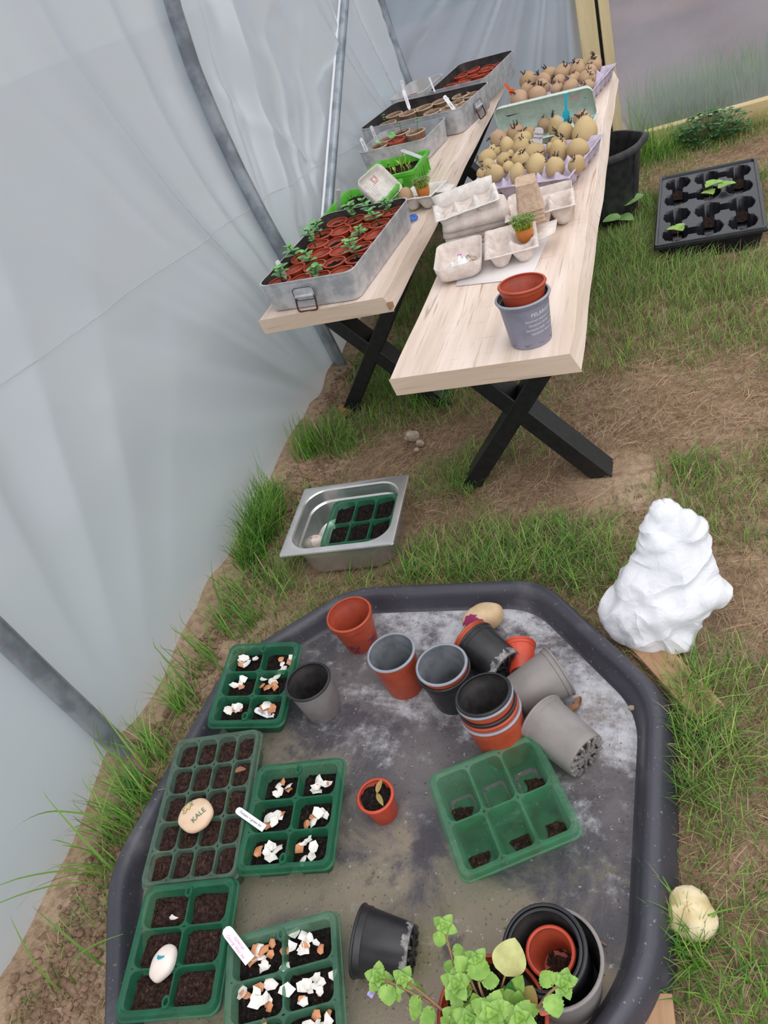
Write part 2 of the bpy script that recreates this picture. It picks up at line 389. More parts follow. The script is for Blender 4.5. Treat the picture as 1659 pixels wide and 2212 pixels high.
for k in range(22):
    T = Tm((-2.6+k*.8+random.uniform(-.3, .3), 11.6+random.uniform(-.4, .4), .5), random.random(), 0, 0, (.9, .8, random.uniform(1.0, 1.7)))
    loops = [[(math.cos(2*PI*i/14)*math.cos(a)*(1+.2*noise.noise(Vector((i, a*3, k)))), math.sin(2*PI*i/14)*math.cos(a)*(1+.2*noise.noise(Vector((i, a*3, k)))), math.sin(a)) for i in range(14)] for a in np.linspace(-1.5, 1.5, 9)]
    b.loft(loops, 0, True, True, T)
tag(obj('hedge', b.mesh('hedge', M['hedge'], 0)), 'dark green hedge blurred behind the end sheet of the tunnel', 'hedge')

# ------------------------------------------------------------------ polytunnel
PROF = [(-.05, -1.105), (0, -1.112), (.15, -1.128), (.3, -1.146), (.42, -1.158), (.56, -1.18), (.7, -1.196), (.84, -1.204), (.97, -1.206), (1.12, -1.19), (1.3, -1.15), (1.5, -1.08), (1.7, -.98), (1.9, -.85), (2.1, -.66)]
def wx(z):
    for (z0, x0), (z1, x1) in zip(PROF, PROF[1:]):
        if z <= z1: return x0+(x1-x0)*(z-z0)/(z1-z0)
    return PROF[-1][1]
def shift(y): k = min(1, max(0, (y-2.2)/1.4)); return .085*k*k*(3-2*k)
HOOPY = [.63, 2.13, 3.66]
def ridge(t): return 1-2*abs((t % 1)-.5)
def fold(y, z):
    """slack in the sheet: long creases fanning up from the foot of each hoop"""
    f = 0
    for hy, amp, nn in ((2.13, .020, 15), (3.60, .040, 17), (.63, .008, 11)):
        dy, dz = y-hy, z+.15
        a = math.atan2(dy, dz); r = math.hypot(dy, dz); a += .03*noise.noise(Vector((y*3, z*3, hy)))
        w = math.exp(-(dy/.62)**2)*min(1, r*1.2)
        f += amp*w*(math.sin(a*nn+hy)+.8*ridge(a*nn*.42+.3*hy)**3+.45*math.sin(a*nn*2.3+1+hy))
    u = (z-.2)*.80+(y-2.15)*.75                       # diagonal pull between the second hoop and the brace
    f += math.exp(-((y-2.55)/.40)**2)*(.014*math.sin(u*17)+.026*ridge(u*2.1+.2)**4)
    f += .008*fbm(y, z, 1.6, 3, 4)
    for hy in HOOPY: f *= 1-math.exp(-((y-hy)/.10)**2)
    return f
ysh = np.linspace(-.6, 3.70, 420); zsh = np.linspace(-.04, 2.08, 140)
b = MB(); n = len(ysh)
b.v = [(wx(z)+shift(y)-.024+fold(y, z)*min(1, max(0, z)*3) , float(y), float(z)) for z in zsh for y in ysh]
b.f = [(j*n+i, j*n+i+1, (j+1)*n+i+1, (j+1)*n+i) for j in range(len(zsh)-1) for i in range(n-1)]; b.m = [0]*len(b.f)
struct('wall_left', b.mesh('wall_left', M['poly'], 0), solid=.0)
# seam line along the sheet
p1, p2 = Vector((wx(.75)-.012, .875, .75)), None
b = MB(); pts = []
for k in range(60):
    y = -.4+k*.069
    z = .758-.055*y-.0115*y*y
    pts.append((wx(z)+shift(y)-.018+fold(y, z)*min(1, z*3), y, z))
b.tube(pts, .0009, 5)
struct('trim_2', b.mesh('trim_2', M['greywhite']))
# end wall: left drape (post to corner), right panel (beyond the post)
def endwall(name, x0, y0, x1, y1, m_, amp, seed):
    b = MB(); nn = 120; L = math.hypot(x1-x0, y1-y0); nxv, nyv = -(y1-y0)/L, (x1-x0)/L
    zz = np.linspace(-.02, 1.7, 60)
    for z in zz:
        for i in range(nn):
            t = i/(nn-1); x = x0+(x1-x0)*t; y = y0+(y1-y0)*t
            a = math.atan2((t-1.0)*L, 1.15-z) if amp > .01 else 0
            k = amp*(math.sin(a*17)+.55*math.sin(a*37+1))*math.exp(-((t-.75)/.6)**2)+.006*fbm(x, z, 2, 3, seed)
            b.v.append((x+nxv*k, y+nyv*k, float(z)))
    b.f = [(j*nn+i, j*nn+i+1, (j+1)*nn+i+1, (j+1)*nn+i) for j in range(59) for i in range(nn-1)]; b.m = [0]*len(b.f)
    struct(name, b.mesh(name, m_, 0))
endwall('wall_back', -1.32, 3.70, -.335, 3.69, M['polyfold'], .040, 3)
endwall('wall_back_right', -.25, 3.69, 2.4, 4.03, M['polyend'], .003, 8)
# timber post (two boards with a dark gap) and base rail
po = thing('door_post', 'upright sawn timber door post at the far end of the benches', 'post', Tm((0, 0, 0), 0))
q = MB(); q.box((0, 0, .8), (.072, .05, 1.7)); obj('board', q.mesh('board', M['timber']), po, Tm((-.311, 3.655, 0), .12), bevel=.003)
q = MB(); q.box((0, 0, .8), (.040, .05, 1.7)); obj('board', q.mesh('board', M['timber']), po, Tm((-.243, 3.665, 0), .12), bevel=.003)
q = MB(); q.box((0, 0, .8), (.03, .02, 1.7)); obj('gap_strip', q.mesh('gap_strip', M['blackmetal']), po, Tm((-.268, 3.675, 0), .12))
q = MB(); q.box((1.05, 0, .03), (2.2, .045, .09))
struct('trim_1', q.mesh('trim_1', M['railwood']), mw=Tm((-.14, 3.69, 0), .125), bevel=.004)
# hoops and brace
def hoop(y, label, scuff=False):
    b = MB(); pts = [(wx(z)+shift(y), y, z) for z in np.linspace(-.04, 2.05, 70)]
    t = thing('tunnel_hoop', label, 'hoop', None, 'tunnel hoops')
    b.tube(pts, .0215, 16); obj('tube', b.mesh('tube', M['galv']), t)
    f = MB(); pts2 = [(wx(z)+shift(y)-.014, y+.019, z) for z in np.linspace(-.03, 2.04, 60)]   # anti-hotspot tape edge along the tube
    f.tube(pts2, .005, 6); obj('tape', f.mesh('tape', M['white']), t)
    if scuff:
        vs, fs = text('RAW', .028); w = MB()
        T = axes((wx(.44)+.0222, y-.002, .44), x=(0, .15, -1), y=(0, 1, .15))
        vs, fs = refine(vs, fs, .004); w.add([(v[0], .0222*math.sin(v[1]/.0222), .0222*math.cos(v[1]/.0222)-.0219) for v in vs], fs, 0, T); obj('white_lettering', w.mesh('white_lettering', M['inkwhite'], 0), t)
hoop(HOOPY[0], 'galvanised tunnel hoop rising from the ground at lower left beside the black tray', True)
hoop(HOOPY[1], 'galvanised tunnel hoop curving up behind the front of the left bench')
hoop(HOOPY[2], 'galvanised end hoop at the far corner behind the tub and tins')
b = MB(); b.tube([(-1.13, 2.45, .392), (-1.13, 3.27, .92), (-1.13, 3.9, 1.326)], .0165, 14)
bt = thing('brace_tube', 'straight galvanised brace tube slanting up behind the lime green trays', 'tube')
obj('tube', b.mesh('tube', M['galv']), bt)
f = MB(); f.tube([(-1.145, 2.444, .400), (-1.145, 3.264, .928), (-1.145, 3.894, 1.334)], .006, 6); obj('tape', f.mesh('tape', M['white']), bt)

# ------------------------------------------------------------------ benches
def bench(label, x0, y0, L=1.97, w=.366, zt=.45, t=.038, chip=False, dust=False):
    o = thing('bench', label, 'bench', Tm((x0, y0, 0)), 'pale wood benches')
    b = MB(); bev = .017
    sec = [(0, zt-.001), (w-bev, zt), (w, zt-t), (.004, zt-t)]
    nn = 24; loops = []
    for i in range(nn+1):
        y = L*i/nn; j = .0025*math.sin(y*7+x0*9)+.002*math.sin(y*17)
        loops.append([(sec[0][0]-j*.5, y, sec[0][1]), (sec[1][0]+j, y, sec[1][1]), (sec[2][0]+j*.6, y, sec[2][1]), (sec[3][0], y, sec[3][1])])
    b.loft(loops, 0, False, False); k = len(b.f)
    b.f += [(0, 1, 2, 3), tuple(range(nn*4, nn*4+4))[::-1]]; b.m += [1, 1]
    obj('bench_top', b.mesh('bench_top', [M['bench'], M['bench_end']]), o, bevel=.0012)
    if chip:
        c = MB(); c.add([(w-.013, -.0015, zt-.016), (w-.006, -.0015, zt-.012), (w-.0015, -.0015, zt-.031), (w-.010, -.0015, zt-.034), (w+.0008, .010, zt-.018), (w+.0010, .008, zt-.031)], [(0, 3, 2, 1), (1, 2, 5, 4)])
        e = obj('chipped_corner', c.mesh('chipped_corner', M['offcut'], 0), o); e['label'] = 'torn brown patch where the corner is chipped'
    zu = zt-t
    for yy in (.194+.035, L-.194-.035):
        xl = thing_part('x_leg', o, Tm((w/2, yy, 0)))
        hw = .158; dx = .026; dy = .07/2
        for s in (-1, 1):
            q = MB()
            v = [(-s*hw-dx, 0), (-s*hw+dx, 0), (s*hw+dx, zu), (s*hw-dx, zu)]
            yo = dy if s == 1 else dy-.0006
            q.add([(x, -yo, z) for x, z in v]+[(x, yo, z) for x, z in v], [(0, 1, 2, 3), (7, 6, 5, 4), (0, 4, 5, 1), (1, 5, 6, 2), (2, 6, 7, 3), (3, 7, 4, 0)])
            obj('leg_bar', q.mesh('leg_bar', M['blackmetal']), xl, bevel=.003)
        q = MB(); q.box((0, 0, zu-.002), (.30, .07, .004)); obj('top_plate', q.mesh('top_plate', M['blackmetal']), xl)
    return o
def thing_part(name, parent, mw):
    e = bpy.data.objects.new(name, None); col.objects.link(e); e.parent = parent; e.matrix_basis = mw; e.empty_display_size = .02; return e
BZ = .45
bench('pale wood bench with black cross legs holding potatoes and egg boxes', -.557, 1.238)
bench('pale wood bench with black cross legs against the polythene, holding tins', -1.027, 1.626, chip=True)

# ------------------------------------------------------------------ big black mixing tray
TX, TY, TR, TA, TC = -.5254, .5907, -.0263, .4318, .2101
TF = .012
TVB = [(-.20, -.585), (.20, -.585), (.430, -.205), (.430, .215), (.198, .466), (-.212, .444), (-.424, .236), (-.446, -.21)]
def offpoly(o):
    n = len(TVB); P = [Vector(p) for p in TVB]; out = []
    for i in range(n):
        e1 = (P[i]-P[i-1]).normalized(); e2 = (P[(i+1) % n]-P[i]).normalized(); n1 = Vector((e1.y, -e1.x)); n2 = Vector((e2.y, -e2.x))
        m_ = (n1+n2); out.append(P[i]+m_*(2*o/m_.length_squared))
    return out
def octo(o, z, d=.06, ns=8):
    P = offpoly(o); out = []; n = len(P)
    for i, p in enumerate(P):
        e1 = (P[i-1]-p).normalized(); e2 = (P[(i+1) % n]-p).normalized(); A, B = p+e1*d, p+e2*d
        for k in range(ns+1):
            t = k/ns; q = A*(1-t)**2+p*2*t*(1-t)+B*t*t; out.append((q.x, q.y, z))
        nx_ = P[(i+1) % n]-e2*d
        for k in range(1, 6): q = B.lerp(nx_, k/6); out.append((q.x, q.y, z))
    return out
tt = thing('mixing_tray', 'large black octagonal plastic tray on the grass holding pots and seed trays', 'tray', Tm((TX, TY, 0), TR))
b = MB()
prof = [(-.032, TF), (-.028, TF+.002), (-.024, .020), (-.019, .038), (-.014, .049), (-.007, .0555), (0, .057), (.007, .055), (.013, .049), (.019, .037), (.028, .014), (.033, .0), (.028, -.002)]
b.loft([octo(o, z) for o, z in prof]); obj('rim', b.mesh('rim', M['rim'], 60), tt)
b = MB(); l0 = octo(-.031, TF+.0005); l = [[(p[0]*k, p[1]*k, TF+.0005+(.0014*fbm(p[0]*k, p[1]*k, 6, 2, 3) if k < 1 else 0)) for p in l0] for k in (1, .93, .8, .65, .5, .35, .2, .08)]
b.loft(l, 0, False, True); obj('tray_floor', b.mesh('tray_floor', M['tuff'], 0), tt)
# ------------------------------------------------------------------ kit of parts: soil, cell trays, pots, leaves, labels
def soil_poly(P, z, amp, rings=14, dome=.0, seed=0, fr=130):
    """lumpy soil surface filling the outline P"""
    n = len(P); cx = sum(p[0] for p in P)/n; cy = sum(p[1] for p in P)/n; vs = [(cx, cy, z+dome)]; fs = []
    for k in range(1, rings+1):
        t = k/rings
        for p in P:
            x = cx+(p[0]-cx)*t; y = cy+(p[1]-cy)*t
            h = amp*(fbm(x, y, fr, 3, seed)+.7*fbm(x, y, fr*2.6, 2, seed+4))
            vs.append((x, y, z+dome*(1-t*t)+h))
    for i in range(n): fs.append((0, 1+i, 1+(i+1) % n))
    for k in range(rings-1):
        for i in range(n):
            j = (i+1) % n; a = 1+k*n; fs.append((a+i, a+n+i, a+n+j, a+j))
    return vs, fs
def cell_mesh(w, l, nx_, ny_, depth, m_, gap=.003, bd=.0085, taper=.80, r=.011, notch=.006):
    b = MB(); px, py = (w-2*bd)/nx_, (l-2*bd)/ny_
    for i in range(nx_):
        for j in range(ny_):
            cx, cy = -w/2+bd+px*(i+.5), -l/2+bd+py*(j+.5); hx, hy = px/2-gap/2, py/2-gap/2
            R = rrect(hx, hy, min(r, hx*.6))
            outer = torect(R, px/2, py/2, cx, cy, depth)
            def nz(x, y, z):   # dividers sit a little below the outer frame
                e = min(abs(abs(x)-(w/2-bd)), abs(abs(y)-(l/2-bd))); return z-notch*min(1, e/.014)
            outer = [(x, y, nz(x, y, z)) for x, y, z in outer]
            top = [(p[0]+cx, p[1]+cy, nz(p[0]+cx, p[1]+cy, depth)) for p in R]
            top2 = [(p[0]*.985+cx, p[1]*.985+cy, nz(p[0]+cx, p[1]+cy, depth)-.003) for p in R]
            bot = [(p[0]*taper+cx, p[1]*taper+cy, .004) for p in R]; bot2 = [(p[0]*(taper-.08)+cx, p[1]*(taper-.08)+cy, 0) for p in R]
            ctr = [(p[0]*.16+cx, p[1]*.16+cy, .003) for p in R]
            b.loft([outer, top, top2, bot, bot2, ctr], 0, False, True)
    R = rrect(w/2, l/2, .016, 10); inn = torect(R, w/2-bd, l/2-bd, z=depth)
    lv = [inn]
    for s, z in ((-.005, depth+.002), (-.001, depth+.002), (0, depth), (.0008, depth-.007), (.003, depth-.008), (.0035, depth-.010)):
        q = rrect(w/2+s, l/2+s, .016, 10); lv.append([(p[0], p[1], z) for p in q])
    b.loft(lv)
    for s in (-1, 1):     # oval drip bosses at the ends of the spine
        cy = s*(l/2-bd-.008)
        P = [(.006*math.cos(a), cy+.009*math.sin(a), depth-.002) for a in np.linspace(0, 2*PI, 16, endpoint=False)]
        if nx_ == 2: b.loft([P, off(P, 0, 0, depth+.003), [(p[0]*.6, cy+(p[1]-cy)*.6, depth+.003) for p in P], [(p[0]*.5, cy+(p[1]-cy)*.5, depth-.006) for p in P]], 0, False, True)
    return b.mesh('tray_body', m_, 35)
def cell_tray(label, cat, mw, w, l, nx_, ny_, depth, m_, level, soilm, amp=.0045, skip=(), group=None, gap=.003, bd=.0085, name='seed_tray', dome=.002):
    t = thing(name, label, cat, mw, group)
    obj('tray_body', cell_mesh(w, l, nx_, ny_, depth, m_, gap, bd), t)
    px, py = (w-2*bd)/nx_, (l-2*bd)/ny_; k = 1-(1-.80)*(1-level)
    cells = {}
    for j in range(ny_):
        for i in range(nx_):
            cx, cy = -w/2+bd+px*(i+.5), -l/2+bd+py*(j+.5); cells[(i, j)] = (cx, cy, depth*level)
            if (i, j) in skip or soilm is None: continue
            R = rrect((px/2-gap/2)*k-.0008, (py/2-gap/2)*k-.0008, .010*k, 7); b = MB()
            vs, fs = soil_poly(off(R, cx, cy), depth*level-.003, amp, 12, dome, i*3.1+j*7.7+mw.translation.x*20)
            b.add(vs, fs); obj('soil', b.mesh('soil', soilm, 0), t)
    t['_'] = 0; del t['_']
    return t, cells
# --- pots
_pots = {}
def pot_mesh(rt, rb, h, lip=.004, band=.012, n=44):
    th = .0015
    w = MB()
    w.lathe([(0.0005, .003), (rb*.8, .003), (rb*.86, 0), (rb, 0), (rb+.001, .004), (rt-lip*.6, h-band), (rt-lip*.2, h-band+.001), (rt-lip*.1, h-.004)], n, 0)
    w.lathe([(rt-lip*.1-th, h-.004), (rt-lip*.2-th-.001, h-band), (rt-lip*.6-th-.0015, h-band-.002), (rb-th, .006), (rb*.55, .0055), (.006, .0045), (.0005, .0045)], n, 1)
    r = MB(); r.lathe([(rt-lip*.1, h-.0045), (rt+.001, h-.004), (rt+.002, h-.002), (rt+.001, h), (rt-.001, h+.0008), (rt-.003, h), (rt-lip*.1-th, h-.0045)], n, 0)
    return w, r
def pot(label, mw, rt, rb, h, mo, mi=None, mr=None, cat='pot', group=None, name='plant_pot', holes=False, dirt=None, lip=.004, band=.012):
    t = thing(name, label, cat, mw, group); k = (rt, rb, h, mo.name, (mi or mo).name, lip, band)
    if k not in _pots:
        w, r = pot_mesh(rt, rb, h, lip, band); _pots[k] = (w.mesh('pot_wall', [mo, mi or mo], 50), r)
    obj('pot_wall', _pots[k][0], t)
    kr = k+((mr or mo).name,)
    if kr not in _pots: _pots[kr] = _pots[k][1].mesh('rim', mr or mo, 60)
    obj('rim', _pots[kr], t)
    if holes:        # feet and drain slots moulded in the base
        q = MB()
        for i in range(14): q.box((rb*.80, 0, -.0015), (rb*.34, .0042, .005), 0, Matrix.Rotation(2*PI*i/14, 4, 'Z'))
        for i in range(8): q.box((rb*.40, 0, -.001), (rb*.34, .0040, .004), 0, Matrix.Rotation(2*PI*i/8+.3, 4, 'Z'))
        q.lathe([(.0005, -.003), (rb*.2, -.003), (rb*.2, .003)], 14)
        obj('base_feet', q.mesh('base_feet', mo), t)
        if dirt:
            bz = MB(); bz.lathe([(rb*.9, -.0004), (rb+.0006, .0), (rb+.0014, .006), (rb+.0022, .013)], 44); bz.v = [(x, y, z+(.003*math.sin(math.atan2(y, x)*7)+.002*math.sin(math.atan2(y, x)*17) if z > .004 else 0)) for x, y, z in bz.v]; e = obj('limescale_band', bz.mesh('limescale_band', dirt), t); e['label'] = 'whitish limescale band'
        q = MB()
        for i in range(10): q.box((rb*.74, 0, .0015), (rb*.3, rb*.2, .004), 0, Matrix.Rotation(2*PI*(i+.5)/10, 4, 'Z'))
        obj('drain_slot', q.mesh('drain_slot', M['black_in']), t)
    return t
def pot_soil(t, r, z, m_, seed=0, amp=.004, dome=.002):
    key = ('soil', round(r, 4), round(z, 4), m_.name, seed % 4)
    if key not in _pots:
        P = [(r*math.cos(a), r*math.sin(a), z) for a in np.linspace(0, 2*PI, 28, endpoint=False)]; b = MB(); b.add(*soil_poly(P, z, amp, 9, dome, seed % 4)); _pots[key] = b.mesh('soil', m_, 0)
    return obj('soil', _pots[key], t)
def lying(rimpx, basepx, rt, rb, h, z0=TF, lift=0):
    """matrix of a pot on its side: local +z points from base to mouth"""
    R = at(rimpx[0], rimpx[1], z0+rt+lift); B = at(basepx[0], basepx[1], z0+rb+lift)
    d = (R-B).normalized(); mid = (R+B)/2
    ax = Vector((d.x, d.y, 0)).normalized(); s = (rt-rb)/h; ax = (ax*math.sqrt(1-s*s)+Vector((0, 0, s))).normalized()
    return axes(mid-ax*h/2, y=(0, 0, 1), z=ax)
def standing(rimpx, h, z0=TF, tilt=(0, 0), rz=0):
    p = at(rimpx[0], rimpx[1], z0+h); return Tm((p.x, p.y, z0), rz, tilt[0], tilt[1])
# --- leaves
def leaf_into(b, base, d, up, L, W, mi=0, lobes=0, fold_=.25, droop=.3, shape=1.0, rows=7, tipw=.0):
    d = Vector(d).normalized(); up = Vector(up); s = d.cross(up)
    if s.length < 1e-4: s = d.cross(Vector((1, .1, 0)))
    s.normalize(); u = s.cross(d).normalized(); base = Vector(base); rws = []
    for i in range(rows+1):
        t = i/rows; w = W*(math.sin(PI*min(1, t**shape*.96+.04)))**.75 if i < rows else W*tipw
        if i == 0: w = W*.08
        if lobes: w *= 1+.07*(1 if i % 2 else -1)
        c = base+d*L*t-u*droop*L*t*t
        rws.append([c-s*w/2+u*fold_*w/2, c-s*w*.25+u*fold_*w*.18, c, c+s*w*.25+u*fold_*w*.18, c+s*w/2+u*fold_*w/2])
    b.loft(rws, mi, closed=False)
def stem_into(b, pts, r, mi=0): b.tube(pts, r, 6, mi)
_seed = {}
def seedling_mesh(kind):
    if kind in _seed: return _seed[kind]
    rnd = random.Random(kind); b = MB(); H = .035+.012*(kind % 3)
    lx, ly = rnd.uniform(-.012, .012), rnd.uniform(-.012, .012)
    P = [(0, 0, 0), (lx*.3, ly*.3, H*.5), (lx, ly, H)]; stem_into(b, P, [.0016, .0014, .001], 0)
    for k in range(2+kind % 2):
        z = H*(.55+.25*k); a0 = rnd.random()*PI
        for s in range(2+(k > 0)):
            a = a0+s*PI*(1 if k == 0 else .7); leaf_into(b, (lx*z/H, ly*z/H, z), (math.cos(a), math.sin(a), .5), (0, 0, 1), .019, .013, 1, droop=.25)
    for s in range(3): a = s*2.1; leaf_into(b, (lx, ly, H), (math.cos(a)*.6, math.sin(a)*.6, 1), (0, 0, 1), .014, .009, 1)
    _seed[kind] = b.mesh('seedling', [M['leafdark'], M['leaf']], 0); return _seed[kind]
# --- plant labels and writing
def strip(name, label, cat, p1, p2, w, m_, writing=None, ink=None, size=.008, group=None, tip=True, hint=None, shear=.2, hole=False, off_=0.0, spade=False):
    """flat plastic label from p1 (top) to p2 (pushed into the soil)"""
    p1, p2 = Vector(p1), Vector(p2); X = (p2-p1).normalized(); L = (p2-p1).length
    nrm = Vector(hint) if hint else (CAM-(p1+p2)/2)
    Z = (nrm-X*nrm.dot(X)).normalized(); Y = Z.cross(X)
    mw = axes((p1+p2)/2, x=X, y=Y); t = thing(name, label, cat, mw, group); b = MB(); h = w/2; th = .0006
    if spade: P = [(-L/2, -h*.45), (-L/2, h*.45), (.02*L, h*.45), (.1*L, h*1.1), (.24*L, h*1.25), (L/2, h*1.1), (L/2, -h*1.1), (.24*L, -h*1.25), (.1*L, -h*1.1), (.02*L, -h*.45)]
    else: P = [(-L/2, -h*.35), (-L/2+h*.35, -h*.85), (-L/2+h, -h), (L/2-(w if tip else 0), -h), (L/2, -h*(.2 if tip else 1)), (L/2, h*(.2 if tip else 1)), (L/2-(w if tip else 0), h), (-L/2+h, h), (-L/2+h*.35, h*.85), (-L/2, h*.35)]
    P = P if spade is False else P[::-1]
    b.loft([[(x, y, -th) for x, y in P], [(x, y, th) for x, y in P]], 0, True, True); obj('label_strip', b.mesh('label_strip', m_), t)
    if hole: q = MB(); q.lathe([(.0002, th+.0003), (.0016, th+.0003)], 10, T=Tm((-L/2+w*.9, 0, 0))); obj('hole', q.mesh('hole', M['ink']), t)
    if writing:
        q = MB()
        for li, ln in enumerate(writing.split('\n')):
            vs, fs = text(ln, size, shear); nl = writing.count('\n')
            q.add([(v[0]+off_, v[1]+(nl/2-li)*size*1.05, th+.0003) for v in vs], fs)
        obj('writing', q.mesh('writing', ink or M['ink'], 0), t)
    return t
# --- eggshell
def shell_mesh(k, brown):
    rnd = random.Random(k); n = rnd.randint(5, 7); R = .021
    ang = sorted(rnd.random()*2*PI for _ in range(n)); ang = [2*PI*i/n+rnd.uniform(-.35, .35) for i in range(n)]
    rad = [rnd.uniform(.5, 1)*.0105 for _ in range(n)]
    P = [Vector((r*math.cos(a)*1.3, r*math.sin(a), 0)) for a, r in zip(ang, rad)]
    E_ = []
    for i in range(n): E_ += [P[i], (P[i]+P[(i+1) % n])/2*1.0]
    b = MB()
    def dome(s, o): return [(p.x*s, p.y*s, R-math.sqrt(R*R-(p.length*s)**2)+o) for p in E_]
    b.loft([dome(.001, .0005), dome(.5, .0005), dome(1, .0005), dome(1, 0), dome(.5, 0), dome(.001, 0)], [0, 0, 1, 1, 1])
    return b.mesh('eggshell_piece', [M['shellw'], M['shellb'] if brown else M['shellw']], 30)
SH = [shell_mesh(k, k % 2) for k in range(10)]
def shell(mw_tray, x, y, z, rnd, label, group, prot=None):
    q = rnd.random(); k = prot if prot is not None else 2*rnd.randint(0, 4)+(q > .64)
    flip = rnd.random() < .45 or k % 2
    T = mw_tray @ Tm((x, y, z), rnd.random()*6.3, rnd.uniform(-.5, .5)+(PI if flip else 0), rnd.uniform(-.5, .5), rnd.uniform(.65, 1.15))
    return tag(obj('eggshell_piece', SH[k], None, T), label, 'eggshell', group)
# ------------------------------------------------------------------ seed trays standing in the mixing tray
D6 = .058; W6, L6 = .166, .2
rnd = random.Random(3)
def rect_from(fl, fr, bl, zfl, zfr, zbl, w, l, depth):
    a, b_, c = at(*fl, zfl), at(*fr, zfr), at(*bl, zbl); d = b_+c-a
    return frame4(a, b_, d, c, depth)
ZT = TF+D6
def six(label, fl, fr, br, bl, zs, m_, level, soilm, **k):
    P = [at(*p, z) for p, z in zip((fl, fr, br, bl), zs)]
    w = ((P[1]-P[0]).length+(P[2]-P[3]).length)/2; l = ((P[3]-P[0]).length+(P[2]-P[1]).length)/2
    mw = frame4(*P, D6); return cell_tray(label, 'seed tray', mw, w, l, k.pop('nx', 2), k.pop('ny', 3), D6, m_, level, soilm, **k)+(mw,)
ta, ca, ma = six('dark green six-cell seed tray with eggshells at the far left of the black tray', (440, 1562), (603, 1567), (652, 1383), (505, 1395), (.082, ZT, ZT+.002, .092), M['gtray'], .62, M['soil_b'])
t20, c20, m20 = six('dusty green twenty-cell seed tray of brown soil holding the KALE stone', (297, 1922), (500, 1890), (570, 1577), (388, 1595), (.076, ZT, ZT, .080), M['gtray2'], .80, M['soil_r'], nx=4, ny=5, gap=.0028, bd=.0065, amp=.004, dome=.003)
tb, cb, mb_ = six('green six-cell seed tray with eggshells beside the twenty-cell tray', (505, 1885), (713, 1870), (742, 1635), (560, 1655), (ZT,)*4, M['gtray'], .62, M['soil_b'])
tc, cc_, mc = six('green six-cell seed tray of brown soil at lower left holding a white stone', (236, 2203), (455, 2185), (520, 1893), (325, 1915), (ZT+.012, ZT, ZT, ZT+.008), M['gtray'], .72, M['soil_r'], amp=.006)
td, cd_, md = six('empty bright green six-cell seed tray in front of the stacked pots', (994, 1900), (1250, 1803), (1160, 1577), (928, 1680), (ZT,)*4, M['gtray3'], .2, None, nx=3, ny=2)
te, ce, me_ = six('pale green six-cell seed tray with eggshells at the bottom edge of the photo', (468, 2330), (752, 2285), (718, 1955), (500, 2035), (ZT,)*4, M['gtray4'], .70, M['soil_b'])
# crumbs left in the empty tray
for (i, j), (cx, cy, z) in cd_.items():
    if (i, j) in ((1, 0), (0, 0), (2, 1), (0, 1), (2, 0)):
        R = [( .017*math.cos(a)*(1+.3*math.sin(3*a+i)), .015*math.sin(a)*(1+.3*math.cos(2*a+j))) for a in np.linspace(0, 2*PI, 20, endpoint=False)]
        b = MB(); vs, fs = soil_poly([(x+cx+.006*(1 if i else -1), y+cy-.004, 0) for x, y in R], .0055, .005, 7, .003, i+j*3); b.add(vs, fs); obj('soil', b.mesh('soil', M['soil_r'], 0), td)
# eggshells: (tray, cells, matrix, soil level, pieces per cell, label)
def shells(cells, mw, level, plan, label, group, hx, hy):
    for (i, j), nsh in plan.items():
        cx, cy, z = cells[(i, j)]
        ox, oy = rnd.uniform(-.006, .006), rnd.uniform(-.004, .008)
        for q in range(nsh):
            shell(mw, cx+ox+rnd.gauss(0, hx*.52), cy+oy+rnd.gauss(0, hy*.50), z+.004+rnd.random()*.005, rnd, label, group)
shells(ca, ma, .5, {(0, 2): 5, (1, 2): 7, (0, 1): 4, (1, 1): 6, (0, 0): 9, (1, 0): 4}, 'broken eggshell piece in the six-cell tray at the black tray far left', 'eggshells in the far left seed tray', .02, .015)
shells(cb, mb_, .5, {(0, 2): 6, (1, 2): 7, (0, 1): 6, (1, 1): 6, (0, 0): 8, (1, 0): 9}, 'broken eggshell piece on the soil of the six-cell tray beside the twenty-cell tray', 'eggshells in the middle seed tray', .02, .016)
shells(ce, me_, .5, {(0, 2): 14, (1, 2): 12, (0, 1): 10, (1, 1): 13, (0, 0): 8, (1, 0): 9}, 'broken eggshell piece in the pale green tray at the photo bottom edge', 'eggshells in the bottom seed tray', .03, .022)
z = cc_[(0, 2)]; shell(mc, z[0]+.012, z[1]-.014, z[2]+.008, rnd, 'single white eggshell piece on the soil of the tray with the white stone', None, 4)
# stones lying on the trays
def stone(label, px, z, rx, ry, rz, m_, rot=0, tilt=(0, 0), seed=1, cat='stone', name='painted_stone'):
    p = at(px[0], px[1], z); mw = Tm(p, rot, tilt[0], tilt[1]); t = thing(name, label, cat, mw); b = MB(); loops = []
    for a in np.linspace(-PI/2+.02, PI/2-.02, 25):
        r = math.cos(a); loops.append([(rx*r*math.cos(q)*(1+.10*noise.noise(Vector((math.cos(q)*1.3+seed, math.sin(q)*1.3, a*.6)))), ry*r*math.sin(q)*(1+.10*noise.noise(Vector((math.cos(q)*1.3, math.sin(q)*1.3+seed, a*.6)))), rz*math.copysign(abs(math.sin(a))**.8, a)) for q in np.linspace(0, 2*PI, 40, endpoint=False)])
    b.loft(loops, 0, True, True); obj('stone_body', b.mesh('stone_body', m_, 0), t); return t, mw
def on_stone(vs, rx, ry, rz, e=.0005):
    out = []
    for x, y, *_ in vs:
        k = min(.97, (x/rx)**2+(y/ry)**2); out.append((x, y, rz*(1-k)**.4*1.0+e))
    return out
kx, ky, kz = .0305, .0295, .012
